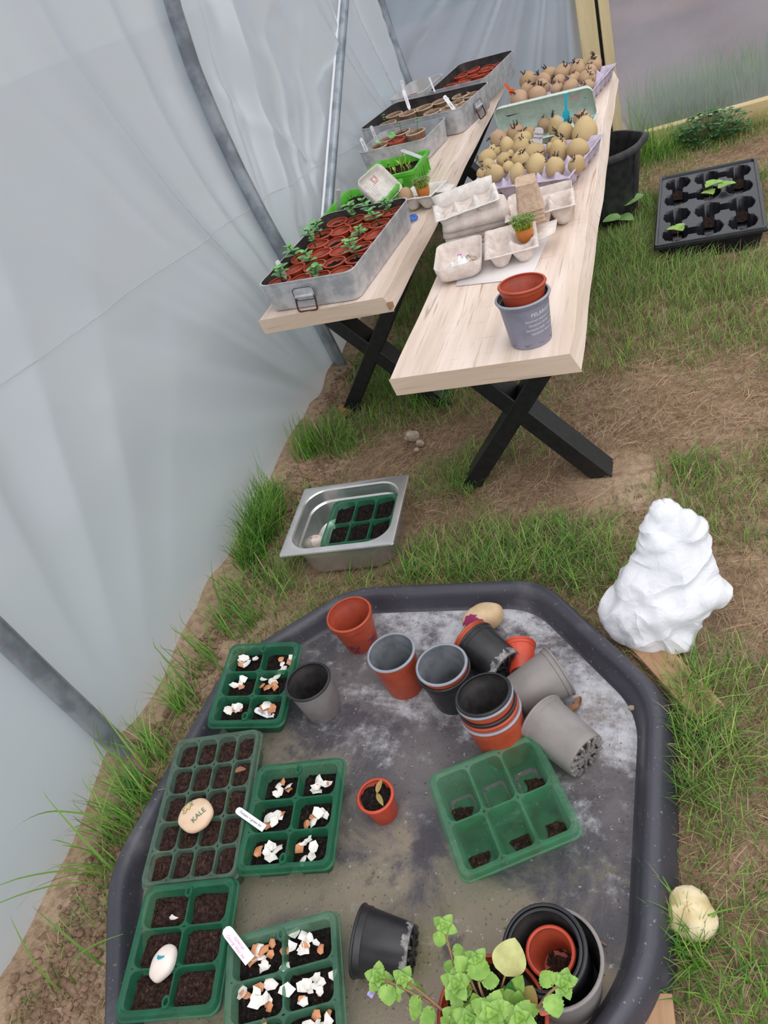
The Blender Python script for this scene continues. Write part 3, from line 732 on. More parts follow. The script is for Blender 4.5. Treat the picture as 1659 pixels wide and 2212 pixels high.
ks, kmw = stone('smooth pink stone with KALE written in green, on the twenty-cell tray', (423, 1762), ZT+.016, kx, ky, kz, M['pinkstone'], .1, (.05, .1), 4)
kinv = kmw.to_3x3().inverted()
def flatdir(px1, px2, z): return (kinv @ (at(*px2, z)-at(*px1, z)))
d_ = flatdir((422, 1784), (450, 1754), ZT); ra = math.atan2(d_.y, d_.x)
vs, fs = text('KALE', .0125, .1); vs, fs = refine(vs, fs, .002)
C_ = flatdir((423, 1762), (433, 1767), ZT)
vs = [(C_.x+v[0]*math.cos(ra)-v[1]*math.sin(ra), C_.y+v[0]*math.sin(ra)+v[1]*math.cos(ra)) for v in vs]
b = MB(); b.add(on_stone(vs, kx, ky, kz, .0012), fs); obj('writing', b.mesh('writing', M['inkgreen'], 0), ks)
C_ = flatdir((423, 1762), (413, 1748), ZT)
leafP = [(-.016, -.004), (-.011, -.002), (-.012, .004), (-.007, .003), (-.006, .008), (-.001, .004), (.003, .008), (.004, .002), (.010, .004), (.008, -.001), (.003, -.002), (.008, -.007), (.001, -.005), (-.003, -.010), (-.005, -.004), (-.012, -.008)]
lp = [(C_.x+(x*math.cos(ra)-y*math.sin(ra))*.95, C_.y+(x*math.sin(ra)+y*math.cos(ra))*.95) for x, y in leafP]
vs, fs = refine(lp, [tuple(range(len(lp)))], .003); b = MB(); b.add(on_stone(vs, kx, ky, kz, .0010), fs); obj('leaf_wash', b.mesh('leaf_wash', M['inkyel'], 0), ks)
b = MB(); b.tube(on_stone(lp, kx, ky, kz, .0012), .0004, 4, closed=True); obj('leaf_outline', b.mesh('leaf_outline', M['inkgreen'], 0), ks)
ws, wmw = stone('egg-shaped white stone with a turquoise mark, on the tray of brown soil at lower left', (353, 2080), ZT+.008, .0175, .0265, .013, M['whitestone'], -.25, (.15, .1), 2)
wi = wmw.to_3x3().inverted(); C_ = wi @ (at(356, 2072, ZT)-at(353, 2080, ZT))
lp = [(C_.x+x, C_.y+y) for x, y in ((-.004, -.003), (-.001, -.004), (.003, -.001), (.006, .003), (.005, .005), (.001, .002), (-.003, .001), (-.006, .001))]
vs, fs = refine(lp, [tuple(range(8))], .002); b = MB(); b.add(on_stone(vs, .0175, .0265, .013, .0013), fs); obj('paint_mark', b.mesh('paint_mark', M['inkteal'], 0), ws)
ps, pmw = stone('large cream pebble splashed with magenta paint at the far end of the black tray', (1043, 1335), TF+.026, .043, .029, .026, M['pebble'], .55, (0, 0), 6, name='painted_pebble')
pi_ = pmw.to_3x3().inverted()
b = MB()
for (px, py, s, k) in ((1018, 1352, .014, 1), (1032, 1357, .012, 2), (1024, 1318, .007, 3)):
    C_ = pi_ @ (at(px, py, TF+.03)-at(1043, 1335, TF+.026)); n = 14
    lp = [(C_.x+s*math.cos(2*PI*i/n)*(1+.35*math.sin(i*2.3+k)), C_.y+s*.8*math.sin(2*PI*i/n)*(1+.35*math.cos(i*3.1+k))) for i in range(n)]
    vs, fs = refine(lp, [tuple(range(n))], .003); b.add(on_stone(vs, .0445, .0305, .0268, .0012), fs)
e = obj('paint_splash', b.mesh('paint_splash', M['magenta'], 0), ps)
# plant labels in the trays
strip('plant_label', 'white plant label reading Tomato + green bit, across the rims of two seed trays', 'label', at(511, 1748, .082), at(571, 1790, .070), .0125, M['white'], 'Tomato + green bit', M['ink'], .0062, tip=False, hint=(0, 0, 1))
strip('plant_label', 'pale plant label with pink handwriting, leaning on the pale green tray at lower middle', 'label', at(486, 2005, .092), at(540, 2076, .066), .0165, M['white'], 'opsecup\nGeorgi likes lea', M['inkpink'], .0066, tip=False, hint=(.2, -.2, 1))
strip('plant_label', 'short white label with dark handwriting lying in the far left seed tray', 'label', at(551, 1532, ZT-.012), at(592, 1550, ZT-.022), .0135, M['white'], 'Hugo   H', M['ink'], .008, tip=False, hint=(0, 0, 1), shear=-.2)
# dead leaves
def dead_leaf(label, px, z, L, ang, m_=None):
    b = MB(); leaf_into(b, (0, 0, 0), (math.cos(ang), math.sin(ang), .25), (0, 0, 1), L, L*.55, 0, 1, .7, .2, rows=9); p = at(*px, z)
    return tag(obj('dead_leaf', b.mesh('dead_leaf', m_ or M['deadleaf'], 0), None, Tm(p)), label, 'leaf')
dead_leaf('curled brown leaf on the twenty-cell tray near its right edge', (508, 1668), ZT+.004, .022, .3)
dead_leaf('curled dry leaf on the black tray beside the taupe pots', (1225, 1545), TF+.002, .03, .8)
dead_leaf('small dry leaf beyond the upside-down taupe pot on the black tray', (1247, 1527), TF+.002, .022, 1.4)
# ------------------------------------------------------------------ pots in the mixing tray
p = pot('terracotta plastic pot standing alone at the far left of the black tray', standing((753, 1326), .088), .047, .034, .088, M['terra'], M['terra_d'], lip=.0045, band=.018)
b = MB(); vs = []  # printed band of purple scribble near the base
w = pot_mesh(.047, .034, .088)
b.lathe([(.0352+.0005, .010), (.0372+.0005, .022), (.0388+.0005, .034)], 44)
b.v = [(x, y, z+.004*math.sin(math.atan2(y, x)*5)) for x, y, z in b.v]
obj('printed_band', b.mesh('printed_band', mat('purple_print', (96, 50, 74), (168, 66, 44), 120, .5, lo=.45, hi=.55)), p)
pot('orange pot with a pale grey lining and rim, standing left of the stacked pots', standing((844, 1408), .102), .0455, .035, .102, M['terra'], M['grey_in'], M['grey'], lip=.004, band=.014)
p = pot('taupe pot lined in black standing between two seed trays at the left', standing((664, 1471), .088), .0445, .035, .088, M['taupe'], M['black_in'], M['black'], band=.012)
pot_soil(p, .037, .014, M['soil_b'], 1)
p = pot('black pot holding an orange pot inside, standing in the middle of the black tray', standing((957, 1444), .09), .0485, .037, .09, M['black'], M['black_in'], band=.016)
q = pot('orange pot with pale grey lining, nested in the standing black pot', Tm(p.matrix_basis.translation+Vector((0, 0, .007)), 0), .0462, .0335, .096, M['terra'], M['grey_in'], M['grey'], band=.014)
# stack of four leaning pots
SB_ = at(1072, 1548, TF+.098); SB_.z = TF; SAX = (at(1042, 1496, TF+.139)-Vector((0, 0, .001))-SB_).normalized(); SMW = axes(SB_, y=(0, 1, 0), z=SAX)
def stack(px, z, *a, **k):
    return pot(a[0], SMW @ Matrix.Translation((0, 0, z-TF-a[3])), *a[1:], **k)
stack((1068, 1541), TF+.098, 'orange pot with a grey rim at the bottom of the leaning stack', .0505, .0395, .098, M['terra'], M['grey_in'], M['grey'], band=.016)
stack((1063, 1528), TF+.108, 'orange pot second from the bottom of the leaning stack', .0485, .0370, .096, M['terra'], M['terra_d'], M['terra'], band=.016)
stack((1057, 1519), TF+.116, 'black pot third from the bottom of the leaning stack', .0478, .0355, .096, M['black'], M['black_in'], band=.016)
stack((1046, 1502), TF+.133, 'orange pot with a grey rim second from the top of the leaning stack', .0475, .0345, .096, M['terra'], M['black_in'], M['grey'], band=.014)
stack((1042, 1496), TF+.139, 'black pot on top of the leaning stack', .0465, .0330, .09, M['black'], M['black_in'], band=.016)
# lying pots
pot('black pot lying on its side below the cream pebble', lying((1031, 1396), (1088, 1440), .0465, .036, .085), .0465, .036, .085, M['black'], M['black_in'], holes=True, dirt=M['dirtwhite'], band=.014)
mw = lying((1031, 1396), (1088, 1440), .0465, .036, .085) @ Matrix.Translation((0, 0, .014))
pot('orange pot pushed inside the black pot that lies below the cream pebble', mw, .0445, .035, .083, M['terra'], M['terra_d'], band=.013)
pot('small bright red pot lying behind the taupe pots', lying((1120, 1396), (1128, 1452), .031, .023, .06), .031, .023, .06, M['red'], M['terra_d'], band=.011)
pot('taupe pot lying on its side with its mouth to the right, nearer the pebble', lying((1196, 1455), (1128, 1500), .047, .037, .092), .047, .037, .092, M['taupe'], M['black_in'], band=.013)
pot('taupe pot lying with its slotted base toward the camera beside the empty green tray', lying((1180, 1563), (1252, 1622), .047, .0385, .098, lift=.0), .047, .0385, .098, M['taupe'], M['black_in'], holes=True, band=.013)
pot('black pot lying on its side at the bottom middle of the black tray', lying((783, 2032), (880, 2052), .0475, .034, .078), .0475, .034, .078, M['black'], M['black_in'], holes=True, dirt=M['dirtwhite'], band=.015)
# seedling pot
p = pot('small red pot holding a two-leaved seedling in the middle of the black tray', standing((810, 1718), .056), .0305, .0225, .056, M['red'], M['terra_d'], band=.009)
pot_soil(p, .0275, .046, M['soil_b'], 2)
b = MB(); stem_into(b, [(0, .004, .045), (.002, .003, .054), (.004, .002, .060)], .0012); leaf_into(b, (.004, .002, .059), (.5, -.6, .25), (0, 0, 1), .026, .009, 1); leaf_into(b, (.004, .002, .059), (.1, .9, .35), (0, 0, 1), .024, .010, 1)
obj('seedling', b.mesh('seedling', [M['stem'], M['leafbrown']], 0), p)
# nested pots bottom right
mw = standing((1188, 2063), .098)
g_ = pot('big taupe pot at the lower right of the black tray holding black and red pots', standing((1196, 2066), .098), .060, .047, .098, M['taupe'], M['black_in'], M['taupe'], band=.012)
def tilted(px, z, rx, ry, h): return Tm(at(px[0], px[1], z), .0, rx, ry) @ Matrix.Translation((0, 0, -h))
pot('black pot sitting askew inside the big taupe pot at the lower right', tilted((1174, 2050), TF+.118, .10, -.10, .092), .053, .040, .092, M['black'], M['black_in'], band=.014)
pot('second black pot nested within the askew black pot at the lower right', tilted((1174, 2050), TF+.1175, .10, -.10, .086), .0475, .0345, .086, M['black'], M['black_in'], band=.012)
p = pot('small red pot innermost of the nested pots at the lower right', tilted((1187, 2053), TF+.110, .08, -.04, .07), .0300, .0215, .066, M['red'], M['terra_d'], band=.010)
pot_soil(p, .020, .006, M['soil_r'], 3, .001, 0)
# ------------------------------------------------------------------ planter of weeds at the bottom edge
PC = at(1062, 2192, TF+.092)
pl = thing('planter', 'round terracotta planter of leafy weeds at the bottom edge of the photo', 'plant pot', Tm((PC.x, PC.y, TF)))
w, r = pot_mesh(.068, .050, .092, .004, .016)
obj('pot_wall', w.mesh('pot_wall', [M['terra'], M['terra_d']], 50), pl); obj('rim', r.mesh('rim', M['terra'], 60), pl); pot_soil(pl, .063, .074, M['soil'], 2, .005, .006)
def loc(px, py, z): return at(px, py, z)-Vector((PC.x, PC.y, TF))
def rosette(b, c, ax, s, n, mi, rn, lob=1):
    ax = Vector(ax).normalized(); e1 = ax.cross(Vector((.3, 1, .1))).normalized(); e2 = ax.cross(e1)
    for ring, (cnt, sc_, tilt) in enumerate(((n, 1, .25), (n, .62, .8), (3, .36, 1.5))):
        for i in range(cnt):
            a = 2*PI*i/cnt+ring*.8+rn.uniform(-.25, .25); d = e1*math.cos(a)+e2*math.sin(a)+ax*tilt
            leaf_into(b, Vector(c)+ax*.002*ring, d, ax, s*sc_, s*sc_*.86, mi, lob, .3, .35, .8, 13)
def shoot(base, tip, z, s, n, seed, leaves=(), mi=1, label=None):
    """a stem from the planter soil to a tip rosette; leaves = (px,py,z,size)"""
    rn = random.Random(seed); b = MB(); A = loc(*base); B = loc(tip[0], tip[1], z); mid = A.lerp(B, .5)+Vector((0, 0, .03))
    path = [A.lerp(mid, t)*(1-t)+mid.lerp(B, t)*t for t in np.linspace(0, 1, 9)]
    stem_into(b, path, .0016, 0)
    if n: rosette(b, B, (CAM-at(tip[0], tip[1], z))*.8+Vector((0, 0, .6)), s, n, mi, rn)
    for (px, py, zz, sz) in leaves:
        P = loc(px, py, zz); k = min(path, key=lambda q: (q-P).length); d = P-k
        stem_into(b, [k, k.lerp(P, .35)], .0009, 0)
        leaf_into(b, k.lerp(P, .2), d, Vector((0, 0, 1))+(CAM-P).normalized()*.6, max(sz, d.length*1.5), sz*.95, mi, 1, .2, .15, .75, 13)
    o = obj('weed_shoot', b.mesh('weed_shoot', [M['stem'], M['leafyellow'], M['leafpale'], M['leafdark']], 0), pl)
    if label: o['label'] = label
zz = TF+.092
shoot((1010, 2170, zz), (960, 2002, .150), .150, .017, 4, 1, [(958, 2030, .15, .022), (994, 2057, .14, .020), (972, 2088, .135, .018)])
shoot((985, 2200, zz), (818, 2112, .125), .125, .019, 5, 2, [(838, 2152, .12, .026), (882, 2140, .12, .02), (858, 2152, .118, .012)], label='reddish trailing stem with lime green scalloped leaves')
shoot((990, 2212, zz), (873, 2117, .13), .13, .017, 4, 3, [(925, 2150, .12, .02), (895, 2182, .118, .021), (912, 2135, .118, .018), (920, 2210, .115, .022)])
shoot((1020, 2180, zz), (1030, 2076, .15), .15, .017, 4, 4, [(1006, 2090, .14, .02)])
shoot((1015, 2190, zz), (985, 2126, .15), .150, .020, 5, 5, [(990, 2158, .14, .02), (968, 2135, .14, .016)])
shoot((1050, 2190, zz), (1012, 2100, .145), .145, .018, 0, 6, [(1005, 2092, .15, .024), (1000, 2142, .135, .021)], 1)
shoot((1060, 2190, zz), (1034, 2120, .155), .155, .02, 0, 7, [(1034, 2118, .155, .03), (1058, 2117, .15, .024)], 1)
shoot((1150, 2200, zz), (1218, 2124, .145), .145, .017, 5, 8, [(1180, 2112, .145, .023), (1193, 2160, .14, .026)])
shoot((1070, 2195, zz), (1062, 2190, .145), .145, .026, 5, 9, [(1030, 2185, .13, .022), (1088, 2178, .13, .02)])
shoot((1110, 2195, zz), (1122, 2200, .14), .14, .022, 4, 10, [(1140, 2196, .13, .022), (1150, 2180, .13, .018)])
shoot((1040, 2200, zz), (1012, 2205, .14), .14, .021, 4, 11, [(990, 2185, .13, .022), (1020, 2170, .13, .02)])
shoot((1090, 2212, zz), (1090, 2225, .13), .13, .024, 5, 12); shoot((1000, 2230, zz), (985, 2225, .12), .12, .022, 4, 13)
def single(base, leafbase, tip, z0, z1, W, mi, fold_=.15, lob=0, stalk=.0013):
    b = MB(); A, B, C = loc(*base, zz), loc(*leafbase, z0), loc(*tip, z1); stem_into(b, [A, A.lerp(B, .5)+Vector((0, 0, .004)), B], stalk, 0)
    leaf_into(b, B, C-B, (CAM-at(*tip, z1)).normalized(), (C-B).length, W, mi, lob, fold_, .05, .85, 10)
    return obj('leaf', b.mesh('leaf', [M['stem'], M['leafyellow'], M['leafpale'], M['leafdark'], M['leafbrown'], M['leafred']], 0), pl)
o = single((1078, 2165), (1091, 2108), (1112, 2026), .140, .160, .042, 2); o['label'] = 'large pale oval leaf on a reddish stalk'
o = single((1130, 2190), (1132, 2175), (1150, 2130), .115, .135, .026, 4); o['label'] = 'browning rounded leaf'
o = single((1150, 2185), (1172, 2168), (1190, 2188), .11, .105, .022, 5); o['label'] = 'small coral red leaf hanging over the rim'
o = single((1060, 2175), (1090, 2170), (1040, 2168), .12, .125, .012, 4); o['label'] = 'narrow browning leaf'
single((1100, 2170), (1065, 2165), (1112, 2142), .125, .135, .019, 1, .3); single((1110, 2165), (1107, 2150), (1128, 2108), .125, .15, .02, 1, .3); single((1095, 2165), (1098, 2160), (1104, 2120), .12, .145, .014, 3, .3)
single((1050, 2190), (1035, 2185), (1022, 2145), .125, .14, .018, 1, .2); single((1000, 2200), (985, 2200), (955, 2180), .12, .13, .018, 1, .4); single((1000, 2212), (1000, 2200), (1010, 2228), .12, .12, .018, 1, .4)
single((1115, 2185), (1118, 2180), (1120, 2140), .12, .14, .02, 1, .3); single((1085, 2180), (1080, 2160), (1090, 2130), .11, .125, .012, 1, .2)
b = MB()
for i in range(4): a = i*PI/2+.4; leaf_into(b, loc(802, 2146, .12), (math.cos(a), math.sin(a), .3), (0, 0, 1), .0055, .006, 0)
stem_into(b, [loc(802, 2146, .12), loc(812, 2130, .125)], .0005, 1)
e = obj('flower', b.mesh('flower', [M['lilacflower'], M['stem']], 0), pl); e['label'] = 'tiny lilac blue flower'
# white flecks and twig on the tray floor
b = MB(); tw = [at(px, py, TF+.004) for px, py in ((1250, 2005), (1268, 2015), (1290, 2030), (1310, 2042))]; b.tube(tw, .0014, 6)
tag(obj('twig', b.mesh('twig', M['deadleaf'])), 'thin dry twig on the right side of the black tray floor', 'twig')
# ------------------------------------------------------------------ on the left bench: tins, trays, egg box
def tin(label, fl, fr, br, bl, h, mo, mi, r=.03, handle=None, hpos=.5, name='baking_tin', zb=BZ, squash=None):
    P = [at(*p, zb+h) for p in (fl, fr, br, bl)] if not isinstance(fl, Vector) else [fl, fr, br, bl]
    w = ((P[1]-P[0]).length+(P[2]-P[3]).length)/2; l = ((P[3]-P[0]).length+(P[2]-P[1]).length)/2
    mw = frame4(*P, h); mw.translation.z = zb
    X = mw.col[0].to_3d(); rz = math.atan2(X.y, X.x); c = mw.translation.copy(); mw = Tm(c, rz)
    t = thing(name, label, 'tin', mw); b = MB(); th = .002
    def R(dx, z, rr): return [(p[0], p[1], z) for p in rrect(w/2+dx, l/2+dx, rr, 8)]
    b.loft([R(-.016, 0, r*.7), R(-.009, .002, r*.8), R(-.006, .010, r*.9), R(0, h-.004, r), R(.0015, h-.003, r), R(.0015, h, r), R(-th, h, r), R(-th-.004, .012, r*.9), R(-.014, .004, r*.8), [(p[0]*.1, p[1]*.1, .004) for p in rrect(w/2, l/2, r*.7, 8)]], [0, 0, 0, 0, 0, 0, 1, 1, 1], True, True)
    obj('tin_body', b.mesh('tin_body', [mo, mi], 50), t)
    if handle:
        T = {'f': Tm((w*(hpos-.5), -l/2-.0045+.002, h*.62), 0, PI/2), 'r': Tm((w/2+.0035, l*(hpos-.5), h*.62), PI/2, PI/2)}[handle]
        b = MB(); Q = rrect(.030, .0165, .010, 5); b.loft([[(x, y-.004, .0) for x, y, _ in Q], [(x, y-.004, .0022) for x, y, _ in Q]], 0, True, True, T)
        b.tube([(-.026, -.010, .004), (.026, -.010, .004)], .0048, 10, 0, T); o = obj('handle_plate', b.mesh('handle_plate', mo), t)
        b = MB(); b.tube([(x, y-.005, .0026) for x, y, _ in rrect(.030, .0165, .010, 5)], .0009, 6, 0, T, True); obj('plate_edge', b.mesh('plate_edge', M['wire']), t)
        b = MB(); Q = [(x*1.0, -.029+y, .0045+(.006 if y < 0 else 0)) for x, y, _ in rrect(.028, .0185, .008, 4)]
        b.tube(Q, .0024, 8, 0, T, True); obj('handle_ring', b.mesh('handle_ring', M['rust']), t)
    return t, mw, w, l
HA = .078
_x, _y = Vector((math.cos(-.085), math.sin(-.085), 0)), Vector((math.sin(.03), math.cos(.03), 0)); _c = Vector((-.852, 1.866, .5)); QA = [_c+_x*(sx*.136)+_y*(sy*.226) for sx, sy in ((-1, -1), (1, -1), (1, 1), (-1, 1))]
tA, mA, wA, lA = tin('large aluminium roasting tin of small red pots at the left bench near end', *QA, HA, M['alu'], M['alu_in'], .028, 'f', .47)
SP = (.0305, .0235, .056)
rows = 6; grp = 'small pots in the near tin'
seeds_at = {(0, 0): 1, (0, 2): 3, (1, 1): 4, (1, 3): 7, (2, 0): 2, (3, 0): 5, (3, 2): 6, (4, 0): 7, (5, 1): 1, (5, 2): 2, (5, 3): 7, (4, 3): 4}
empty = {(1, 0), (3, 3), (4, 1), (4, 2)}
rp = random.Random(11)
for j in range(rows):
    for i in range(4):
        x = -wA/2+.046+(wA-.092)*i/3+(.007 if j % 2 else -.007)+rp.uniform(-.003, .003); y = -lA/2+.046+(lA-.094)*j/(rows-1)+rp.uniform(-.003, .003)
        T = mA @ Tm((x, y, .0045+rp.uniform(0, .004)), rp.random()*6, rp.uniform(-.07, .07), rp.uniform(-.07, .07))
        what = 'holding a pea seedling' if (i, j) in () else None
        sd = seeds_at.get((j, i)); em = (j, i) in empty
        lb = 'small pot %s in the near tin, %s row from front, %s from left' % ('with seedling' if sd else 'nearly empty' if em else 'of soil', ORD[j], ORD[i])
        p = pot(lb, T, *SP, M['terra'] if rp.random() < .5 else M['red'], M['terra_d'], M['terra'], band=.009, lip=.003, name='small_pot', group=grp)
        zz_ = .022 if em else .0455+rp.uniform(-.006, .003); pot_soil(p, SP[1]+(SP[0]-SP[1])*(zz_/.056)-.003, zz_, M['soil_b'] if rp.random() < .7 else M['soil'], rp.randint(0, 3))
        if sd: obj('seedling', seedling_mesh(sd), p, Tm((rp.uniform(-.008, .008), rp.uniform(-.008, .008), zz_), rp.random()*6, 0, 0, (1.45, 1.45, .95)))
strip('plant_label', 'white plant label standing in the front left corner of the near tin', 'label', aty(598, 563, mA.translation.y-.17), at(619, 603, BZ+.06), .0115, M['white'], 'LO / w / w', M['ink'], .008, tip=True)
# lime green trays
def lime_tray(label, fl, fr, br, bl, h, level):
    P = [at(*p, BZ+h) for p in (fl, fr, br, bl)] if not isinstance(fl, Vector) else [fl, fr, br, bl]
    w = ((P[1]-P[0]).length+(P[2]-P[3]).length)/2; l = ((P[3]-P[0]).length+(P[2]-P[1]).length)/2
    mw = frame4(*P, h); X = mw.col[0].to_3d(); c = mw.translation.copy(); c.z = BZ; mw = Tm(c, math.atan2(X.y, X.x))
    t = thing('green_tray', label, 'seed tray', mw); b = MB()
    def R(dx, z, rr=.016): return [(p[0], p[1], z) for p in rrect(w/2+dx, l/2+dx, rr, 8)]
    b.loft([R(-.020, .004, .010), R(-.019, 0, .01), R(-.008, h-.012), R(-.004, h-.011), R(0, h-.010), R(.001, h), R(-.008, h+.001), R(-.010, h-.004), R(-.0105, h-.012), R(-.021, .006, .01), [(p[0]*.1, p[1]*.1, .006) for p in rrect(w/2, l/2, .02, 8)]], 0, True, True)
    for s in np.linspace(-.4, .4, 7):
        for sy in (-1, 1): b.box((w*s, sy*(l/2-.0125), h*.42), (.004, .006, h*.7))
        for sx in (-1, 1): b.box((sx*(w/2-.0125), l*s, h*.42), (.006, .004, h*.7))
    obj('tray_body', b.mesh('tray_body', M['lime'], 40), t)
    b = MB(); k = -.020+.011*level; b.add(*soil_poly([(p[0], p[1], h*level) for p in rrect(w/2+k, l/2+k, .014, 10)], h*level-.004, .006, 22, .008, c.y*3)); obj('soil', b.mesh('soil', M['soil'], 0), t)
    return t, mw, w, l, h
g1 = lime_tray('lime green tray of dark soil directly behind the near roasting tin', Vector((-1.005, 2.13, .505)), Vector((-.80, 2.115, .505)), Vector((-.79, 2.345, .505)), Vector((-.995, 2.36, .505)), .055, .66)
g2 = lime_tray('lime green tray with thin yellow sprouts behind the open egg box', Vector((-.955, 2.375, .513)), Vector((-.755, 2.365, .513)), Vector((-.745, 2.56, .513)), Vector((-.945, 2.57, .513)), .063, .66)
t, mw, w_, l_, h_ = g2
b = MB(); rs = random.Random(5)
for k in range(12):
    x, y = rs.uniform(-.05, .075), rs.uniform(-.06, .065); z0 = h_*.66; H = rs.uniform(.018, .034)
    stem_into(b, [(x, y, z0), (x+.003, y, z0+H*.6), (x+.006*rs.uniform(-1, 1), y+.004, z0+H)], .0010)
    a = rs.random()*6
    for s in (0, PI): leaf_into(b, (x, y+.003, z0+H*.9), (math.cos(a+s)*.5, math.sin(a+s)*.5, 1), (math.cos(a), math.sin(a), 0), .018, .0065, 0)
o = obj('sprouts', b.mesh('sprouts', M['sprig'], 0), t); o['kind'] = 'stuff'; o['label'] = 'thin yellow green sprouts'
strip('plant_label', 'blank white plant label upright in the nearer lime green tray', 'label', at(731, 410, BZ+.135), at(733, 457, BZ+.05), .0125, M['white'], tip=False)
strip('plant_label', 'grey white plant label lying over the rim of the farther lime green tray', 'label', at(867, 324, BZ+.085), at(911, 341, BZ+.062), .0135, M['greywhite'], tip=False, hint=(0, -.3, 1), hole=True)
# medium pale tin with fibre pots
HS = .072
tS, mS, wS, lS = tin('small pale tin holding seedlings between the lime green trays and the larger tins', Vector((-1.045, 2.70, .5)), Vector((-.785, 2.66, .5)), Vector((-.755, 2.885, .5)), Vector((-1.015, 2.925, .5)), HS, M['alu'], M['alu_light'], .03)
FP = (.034, .026, .058)
def fibre(label, px, z, sz=1.0, soil_=M['soil_top'], lean=(0, 0), group='fibre pots in the tins'):
    r1, r2, h = [q*sz for q in FP]; p_ = at(*px, z)
    T = Tm((p_.x, p_.y, z-h), rp.random()*6, *lean)
    p = pot(label, T, r1, r2, h, M['fibre'], None, M['fibre_p'], lip=.002, band=.006, name='fibre_pot', group=group); pot_soil(p, r1-.005, h*.86, soil_, rp.randint(0, 3), .003, .004); return p
b_ = BZ+.005
p = fibre('brown fibre pot with red writing at the right in the small pale tin', (897, 284), b_+.058)
vs, fs = text('Nov', .016, .2); q = MB(); q.add([((.0322)*math.cos(-1.0+v[0]/.032), .0322*math.sin(-1.0+v[0]/.032), .04+v[1]) for v in vs], fs); e = obj('writing', q.mesh('writing', M['inkred'], 0), p); p.rotation_euler.z = .2
obj('seedling', seedling_mesh(2), p, Tm((.008, .01, .05), 0, 0, 0, .7))
p = fibre('brown fibre pot of dark soil behind the terracotta pot in the small pale tin', (866, 285), b_+.058, 1, M['soil'])
obj('seedling', seedling_mesh(2), p, Tm((-.012, -.008, .05), 0, 0, 0, .6))
p = fibre('brown fibre pot second from the left in the small pale tin', (836, 299), b_+.052)
p = fibre('brown fibre pot with a round seedling leaf at the left in the small pale tin', (818, 315), b_+.05)
b = MB(); stem_into(b, [(0, 0, .045), (.002, 0, .07)], .001); leaf_into(b, (-.012, 0, .072), (1, 0, .1), (0, -.5, .6), .028, .030, 1); obj('seedling', b.mesh('seedling', [M['leafdark'], M['leaf']], 0), p)
p = pot('terracotta pot of dark soil at the front of the small pale tin', standing((855, 302), .052, b_), .033, .025, .052, M['terra'], M['terra_d'], band=.009, lip=.003, name='small_pot'); pot_soil(p, .028, .040, M['soil_b'], 1)
b = MB(); stem_into(b, [(-.016, .01, .04), (-.014, .01, .066)], .001); leaf_into(b, (-.028, .01, .068), (1, 0, .1), (0, -.5, .6), .028, .028, 1); obj('seedling', b.mesh('seedling', [M['leafdark'], M['leaf']], 0), p)
strip('plant_label', 'white plant label at the left front corner of the small pale tin', 'label', at(779, 298, BZ+.115), at(794, 331, BZ+.06), .0125, M['white'], '10/11/hars', M['ink'], .0085, tip=True)
strip('plant_label', 'white plant label standing behind the left seedling of the small pale tin', 'label', at(801, 272, BZ+.13), at(817, 312, BZ+.06), .0115, M['white'], '31/5 1/1/u', M['ink'], .0085, tip=True)
# large tin with fibre pots
HM = .085
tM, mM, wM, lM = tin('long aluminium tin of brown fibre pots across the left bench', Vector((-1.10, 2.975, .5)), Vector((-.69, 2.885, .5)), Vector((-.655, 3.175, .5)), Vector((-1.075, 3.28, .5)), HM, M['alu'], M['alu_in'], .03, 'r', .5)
fp = [((851, 247), 'second from the left at the back'), ((837, 266), 'at the front left corner'), ((882, 243), 'below the pink-written label'), ((914, 232), 'marked Ad, in the middle'), ((934, 241), 'in front of the middle'), ((951, 218), 'behind the white label'), ((968, 232), 'hidden half behind the white label'), ((983, 222), 'of dark soil toward the right'), ((995, 206), 'at the back right'), ((1018, 204), 'in the back right corner'), ((1003, 224), 'at the front right corner')]
for k, (px, w_) in enumerate(fp):
    p = fibre('brown fibre pot in the long tin, '+w_, px, BZ+.006+(.068 if k in (2, 3) else .060), 1.0 if k not in (2, 3) else 1.08, M['soil'] if k == 7 else M['soil_top'])
    if k == 3 or k == 2:
        vs, fs = text('Ad' if k == 3 else 'L Ba', .018, .2); q = MB(); a0 = -1.15 if k == 3 else -1.5
        q.add([((.0335)*math.cos(a0+v[0]/.033), .0335*math.sin(a0+v[0]/.033), .034+v[1]) for v in vs], fs); obj('writing', q.mesh('writing', M['ink'], 0), p); p.rotation_euler.z = 0
    if k == 1: obj('seedling', seedling_mesh(5), p, Tm((.01, .0, .05), 1, 0, 0, .6))
strip('plant_label', 'white label with pink writing standing in the fibre pot of the long tin', 'label', at(871, 194, BZ+.14), at(886, 239, BZ+.07), .0125, M['white'], 'Cabalonia', M['inkpink'], .009, tip=True)
strip('plant_label', 'narrow blank label behind the pink-written one in the long tin', 'label', at(867, 173, BZ+.17), at(877, 215, BZ+.10), .010, M['white'], tip=True, hole=True)
strip('plant_label', 'white label with a punched hole leaning at the front of the long tin', 'label', at(959, 207, BZ+.115), at(982, 238, BZ+.07), .0135, M['white'], 'cvsaN', M['ink'], .008, tip=False, hole=True, off_=.012)
